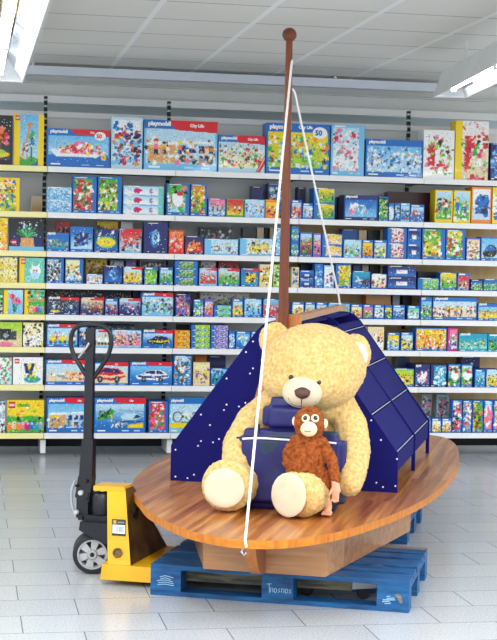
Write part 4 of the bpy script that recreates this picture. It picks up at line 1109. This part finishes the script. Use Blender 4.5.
# ------------------------------------------------------------------ soft toys
CAMB = Vector((1.902, -6.644, EYE))
def ray_b(x, y):
    d = on_ray(x, y); c, s = math.cos(AL), math.sin(AL)
    return Vector((c*d.x+s*d.y, -s*d.x+c*d.y, d.z)).normalized()
def on_ell(x, y, c, r):
    """where a sight line meets an ellipsoid of the toy, and the outward normal there"""
    d = ray_b(x, y); S = Vector((1/r[0], 1/r[1], 1/r[2])); o = (CAMB-Vector(c))*S; e = d*S
    a, b, k = e.dot(e), o.dot(e), o.dot(o)-1; t = (-b-math.sqrt(max(0, b*b-a*k)))/a
    p = CAMB+d*t; n = (p-Vector(c))*S*S
    return p, n.normalized()
def chain(bm, pts):
    """a limb: (point, radius) list"""
    for (p, r), (q, s) in zip(pts, pts[1:]):
        p, q = Vector(p), Vector(q); n = max(3, int((q-p).length/.02))
        for i in range(n+1): t = i/n; ball(bm, p.lerp(q, t), r+(s-r)*t, 2)
def disc(bm, p, n, rx, ry, th, up=Vector((0, 0, 1)), sub=3):
    n = n.normalized(); x = n.cross(up).normalized()*-1; y = n.cross(x)
    rot = Matrix((x, n, y)).transposed()
    ball(bm, p, (rx, th, ry), sub, rot)

def fur_mat(name, c1, c2, c3, scale, bump):
    m = mottled(name, c1, c2, scale, .95, 6, bump=bump, bscale=scale*4, lo=.3, hi=.62); n, l, b = nodes(m)
    b.inputs['Sheen Weight'].default_value = .3; b.inputs['Sheen Roughness'].default_value = .5; b.inputs['Sheen Tint'].default_value = (*c3, 1)
    b.inputs['Specular IOR Level'].default_value = .1
    return m
M_fur = fur_mat('cream_plush', rgb(214, 168, 92), rgb(242, 210, 142), rgb(255, 244, 212), 60, .8)
M_pad = mottled('cream_velour', rgb(214, 198, 168), rgb(226, 212, 186), 9, .9, bump=.15, bscale=150)
M_eye = mat('eye_bead', rgb(12, 12, 14), .12, spec=.7)
M_nose = mottled('brown_nose', rgb(72, 44, 36), rgb(88, 56, 46), 60, .45, bump=.3, bscale=220)
M_ear = mottled('white_ear_lining', rgb(240, 232, 218), rgb(248, 242, 232), 20, .9, bump=.4, bscale=120)

bear = Thing('teddy_bear', (.6, .4, ZD), 'giant cream plush teddy bear sitting on the wooden deck against the dark blue cabin', 'teddy bear')
HC, HR = Vector((.682, .36, 1.062)), Vector((.248, .215, .203))
bm = bmesh.new()
ball(bm, HC, tuple(HR), 4); ball(bm, (.672, .34, 1.005), (.240, .195, .150), 4)
ball(bm, (.475, .415, 1.185), (.074, .042, .082), 3, Euler((0, .5, 0)).to_matrix())
ball(bm, (.882, .40, 1.135), (.066, .042, .088), 3, Euler((0, -.25, 0)).to_matrix())
ball(bm, (.64, .53, .72), (.235, .19, .30), 4); ball(bm, (.62, .56, .56), (.27, .20, .158), 4); ball(bm, (.66, .42, .88), (.22, .14, .11), 3)
chain(bm, [((.50, .43, .895), .08), ((.40, .33, .79), .085), ((.352, .24, .69), .08), ((.362, .14, .605), .068)])
chain(bm, [((.80, .42, .88), .08), ((.865, .37, .79), .078), ((.895, .30, .68), .078), ((.892, .23, .59), .076), ((.885, .20, .545), .07)])
chain(bm, [((.47, .48, .53), .115), ((.38, .22, .515), .11), ((.358, .06, .520), .112)])
chain(bm, [((.74, .48, .53), .115), ((.735, .22, .51), .105), ((.722, .04, .512), .108)])
FL = (Vector((.350, .03, .524)), Vector((.122, .07, .122)))
ball(bm, FL[0], tuple(FL[1]), 4)
ry = Euler((0, 0, -.55)).to_matrix()
ball(bm, (.70, .0, .514), (.122, .085, .112), 4, ry)
for v in bm.verts: v.co.z = max(v.co.z, ZD+.006); v.co -= bear.b
body = remeshed('body', bm, .007, M_fur, bear.o, 5, fur=.0042, fscale=85)
zmin = min(v.co.z for v in body.data.vertices)
for v in body.data.vertices: v.co.z = max(v.co.z, .002)
def bpart(name, bm, m, **k): return bear.part(name, bm, m, smooth=True, **k)
MC, MR = Vector((.664, .165, .955)), Vector((.094, .085, .074))
bm = bmesh.new(); ball(bm, MC, tuple(MR), 4); bpart('muzzle', bm, M_pad)
p, n = on_ell(302.5, 393, MC, MR)
bm = bmesh.new(); ball(bm, p+n*-.002, (.036, .022, .027), 3); ball(bm, p+Vector((0, 0, .006)), (.038, .018, .018), 3); bpart('nose', bm, M_nose)
for x, y in ((291.5, 377.5), (319, 382.5)):
    p, n = on_ell(x, y, HC, HR); bm = bmesh.new(); ball(bm, p+n*-.001, .0135, 3); bpart('eye', bm, M_eye)
bm = bmesh.new()
pts = [on_ell(x, y, MC, MR) for x, y in ((302, 398), (301.6, 402), (301.4, 406.5))]; tube(bm, [q+m*.0005 for q, m in pts], .0022, 6)
pts = [on_ell(x, y, MC, MR) for x, y in ((288.5, 398), (293, 404.5), (301.4, 406.5), (309, 407), (316, 401.5))]; tube(bm, smooth_path([q+m*.0005 for q, m in pts], 4), .0016, 6)
bpart('mouth_seam', bm, M_nose)
bm = bmesh.new(); ball(bm, (.893, .368, 1.128), (.041, .022, .058), 3, Euler((0, -.25, 0)).to_matrix()); bpart('ear_lining', bm, M_ear)
bm = bmesh.new(); disc(bm, Vector((.352, -.043, .522)), Vector((.10, -1, .06)), .094, .09, .014); bpart('sole_pad', bm, M_pad)
nn = Vector((-.50, -.85, .08)); bm = bmesh.new(); disc(bm, Vector((.655, -.068, .512)), nn, .104, .1, .016); bpart('sole_pad', bm, M_pad)

# folded sleeping bag on the bear's lap
def bag_mat():
    m = mottled('navy_nylon', rgb(20, 20, 90), rgb(26, 26, 104), 6, .5, bump=.35, bscale=14); n, l, b = nodes(m)
    tc = n.new('ShaderNodeTexCoord'); t = n.new('ShaderNodeTexNoise'); t.inputs['Scale'].default_value = 6.5; t.inputs['Detail'].default_value = 0; l.new(tc.outputs['Object'], t.inputs['Vector'])
    r = n.new('ShaderNodeValToRGB'); r.color_ramp.elements[0].position = .60; r.color_ramp.elements[1].position = .61; l.new(t.outputs['Fac'], r.inputs['Fac'])
    src = b.inputs['Base Color'].links[0].from_socket
    mx = n.new('ShaderNodeMix'); mx.data_type = 'RGBA'; mx.inputs['B'].default_value = (*rgb(18, 48, 74), 1)
    l.new(r.outputs['Color'], mx.inputs['Factor']); l.new(src, mx.inputs['A']); l.new(mx.outputs['Result'], b.inputs['Base Color'])
    return m
M_bag = bag_mat()
bag = Thing('sleeping_bag', (.6, .2, ZD), 'folded navy sleeping bag with white piping propped on the teddy bear belly', 'sleeping bag')
bm = bmesh.new()
def softbox(bm, c, h, rad):
    b2 = bmesh.new(); box(b2, [a-q for a, q in zip(c, h)], [a+q for a, q in zip(c, h)])
    bmesh.ops.bevel(b2, geom=b2.edges[:], offset=rad, segments=4, affect='EDGES'); me = bpy.data.meshes.new('t'); b2.to_mesh(me); b2.free(); bm.from_mesh(me); bpy.data.meshes.remove(me)
softbox(bm, (.61, .20, .588), (.262, .075, .186), .04)
for v in bm.verts: v.co -= bag.b
lower = remeshed('bag_body', bm, .009, M_bag, bag.o, 8, fur=.004, fscale=5, seed=4)
for v in lower.data.vertices: v.co.z = max(v.co.z, .002)
bm = bmesh.new(); softbox(bm, (.60, .19, .838), (.125, .06, .085), .04)
for v in bm.verts: v.co -= bag.b
remeshed('bag_flap', bm, .009, M_bag, bag.o, 8, fur=.004, fscale=5, seed=9)
bm = bmesh.new(); tube(bm, smooth_path([(.395, .125, .730), (.48, .120, .738), (.62, .118, .736), (.74, .12, .735), (.835, .128, .730)], 5), .005, 8); bag.part('piping', bm, M_star, smooth=True, label='white piping')
bm = bmesh.new(); box(bm, (.462, .120, .765), (.473, .14, .80)); bag.part('strap', bm, M_dark, bevel=.002)

# ape toy
M_ape = fur_mat('rust_plush', rgb(112, 50, 20), rgb(182, 98, 50), rgb(200, 120, 70), 60, 1)
M_skin = mottled('pink_felt', rgb(216, 150, 120), rgb(226, 166, 136), 30, .85)
M_face = mottled('cream_felt', rgb(238, 212, 170), rgb(244, 222, 184), 20, .85)
ape = Thing('plush_ape', (.72, .05, ZD), 'small rust brown plush ape with cream face sitting on the teddy bear leg', 'plush ape')
AC, AR = Vector((.730, .01, .828)), Vector((.073, .066, .080))
bm = bmesh.new()
ball(bm, AC, tuple(AR), 3); ball(bm, (.715, .02, .655), (.086, .07, .115), 3); ball(bm, (.722, .02, .74), (.075, .052, .05), 3)
chain(bm, [((.665, .02, .745), .030), ((.636, .02, .69), .030), ((.632, .02, .645), .027)])
chain(bm, [((.785, .02, .745), .030), ((.832, .01, .67), .028), ((.856, .0, .585), .026)])
chain(bm, [((.67, .03, .60), .045), ((.65, .03, .61), .03)])
chain(bm, [((.765, .02, .60), .052), ((.80, .04, .56), .042), ((.80, .08, .50), .032)])
for v in bm.verts: v.co -= ape.b
remeshed('body', bm, .0062, M_ape, ape.o, 2, fur=.0045, fscale=85, seed=2)
bm = bmesh.new()
p, n = on_ell(309, 429, AC, AR); disc(bm, p+n*.002, n, .038, .035, .022); ape.part('muzzle', bm, M_face, smooth=True)
MQ, MRr = p+n*.002, (.038, .03, .035)
for x in (305.8, 315.2):
    p, n = on_ell(x, 418.3, AC, AR); bm = bmesh.new(); disc(bm, p, n, .019, .019, .008); ring = ape.part('eye', bm, M_face, smooth=True)
    p2 = p+n*.006; bm = bmesh.new(); disc(bm, p2, n, .0105, .0105, .005); ape.part('pupil', bm, M_eye, ring, smooth=True)
bm = bmesh.new(); q = [MQ+Vector((-.016, -.026, -.006)), MQ+Vector((0, -.0285, -.0075)), MQ+Vector((.014, -.024, -.006))]; tube(bm, q, .0016, 6); ape.part('mouth_seam', bm, M_nose, smooth=True)
for c, nrm in ((Vector((.800, .005, .832)), Vector((.6, -.8, 0))), (Vector((.662, .005, .836)), Vector((-.5, -.85, 0)))):
    bm = bmesh.new(); disc(bm, c, nrm, .015, .022, .009); ape.part('ear', bm, M_face, smooth=True)
bm = bmesh.new(); HD = len(bm.verts); chain(bm, [((.866, -.005, .555), .018), ((.874, -.015, .515), .021), ((.872, -.02, .49), .014)])
for k in range(4): chain(bm, [((.862+.007*k, -.018, .50), .007), ((.860+.008*k, -.024, .462+.004*abs(k-1.5)), .0055)])
chain(bm, [((.858, -.02, .52), .008), ((.846, -.03, .495), .006)])
for v in bm.verts: v.co += Vector((-.012, 0, .022))
for v in bm.verts: v.co -= ape.b
remeshed('hand', bm, .003, M_skin, ape.o, 3)
bm = bmesh.new(); chain(bm, [((.802, .10, .485), .02), ((.806, .10, .44), .022), ((.808, .08, .422), .018)])
for k in range(4): chain(bm, [((.792+.011*k, .075, .418), .009), ((.790+.012*k, .048, .414), .0075)])
for v in bm.verts: v.co -= ape.b
ft = remeshed('foot', bm, .0035, M_skin, ape.o, 3)
for v in ft.data.vertices: v.co.z = max(v.co.z, .002)

# ------------------------------------------------------------------ lamps
M_tube = mat('lit_tube', (1, 1, 1), .4, emit=((.95, .98, 1), 9))
M_refl = mat('mirror_reflector', rgb(170, 176, 184), .12, 1)
M_house = mottled('lamp_housing', rgb(214, 216, 216), rgb(224, 226, 226), 3, .45)
def fixture(base, rz, wd, ln, label, top=.17, tubes=(0,)):
    """hangs below the ceiling, far end at base, running back towards -y"""
    t = empty('ceiling_light', base, rz, label, 'ceiling light', 'fluorescent troughs')
    h = wd/2; g = .012
    bm = bmesh.new()
    prof = [(-h, 0), (-h+g, 0), (-h*.45, top-g), (h*.45, top-g), (h-g, 0), (h, 0), (h*.45+g, top), (-h*.45-g, top)]
    prism(bm, prof, 'y', -ln, 0)
    obj('housing', bm, M_house, t)
    bm = bmesh.new(); prism(bm, [(-h+g+.001, .004), (-h*.45, top-g-.002), (-h*.45, top-g-.0005), (-h+g-.003, .004)], 'y', -ln, -.006); prism(bm, [(h-g-.001, .004), (h*.45, top-g-.002), (h*.45, top-g-.0005), (h-g+.003, .004)], 'y', -ln, -.006)
    prism(bm, [(-h*.44, top-g-.003), (h*.44, top-g-.003), (h*.44, top-g-.001), (-h*.44, top-g-.001)], 'y', -ln, -.006)
    obj('reflector', bm, M_refl, t)
    bm = bmesh.new(); prism(bm, [(-h, 0), (h, 0), (h*.45+g, top), (-h*.45-g, top)], 'y', -.004, .004); obj('end_cap', bm, M_house, t)
    for x in tubes:
        n = 3
        for k in range(n):
            y1 = -.12-k*(ln-.1)/n; y0 = y1-(ln-.1)/n+.10
            bm = bmesh.new(); lathe(bm, [(0, 0), (.018, 0), (.019, .01), (.019, y1-y0-.01), (.018, y1-y0), (0, y1-y0)], (x, y0, .06), (0, 1, 0), 14); tb = obj('tube', bm, M_tube, t, smooth=True)
            for yy in (y0-.012, y1+.012):
                bm = bmesh.new(); box(bm, (x-.02, yy-.012, .03), (x+.02, yy+.012, top-g-.004)); obj('lamp_holder', bm, M_house, tb)
    for yy in (-.5, -1.8, -3.2):
        bm = bmesh.new(); box(bm, (-.008, yy-.008, top), (.008, yy+.008, ZC-base[2])); box(bm, (-.04, yy-.012, top), (.04, yy+.012, top+.012)); obj('hanger', bm, M_house, t)
    return t
fixture((.165, 10.57, 2.75), 0, .41, 4.2, 'fluorescent trough light at top left corner, mirror reflector seen from below', tubes=(.04, -.10))
fixture((3.42, 10.47, 2.76), -.11, .25, 4.2, 'narrower grey fluorescent trough light hanging at the right edge', tubes=(.0,))
for i, (x, y, e) in enumerate([(-2.6, 8.2, 1), (6.0, 8.2, 1), (-2.6, 3.2, 1.7), (.16, 3.2, 1.7), (3.1, 3.2, 1.7), (6.0, 3.2, 1.7)]):
    L = bpy.data.lights.new('trough_light', 'AREA'); L.shape = 'RECTANGLE'; L.size = .3; L.size_y = 4; L.energy = 75*e; L.color = (.95, .98, 1)
    o = bpy.data.objects.new('trough_light', L); COL.objects.link(o); o.location = (x, y, 2.735)
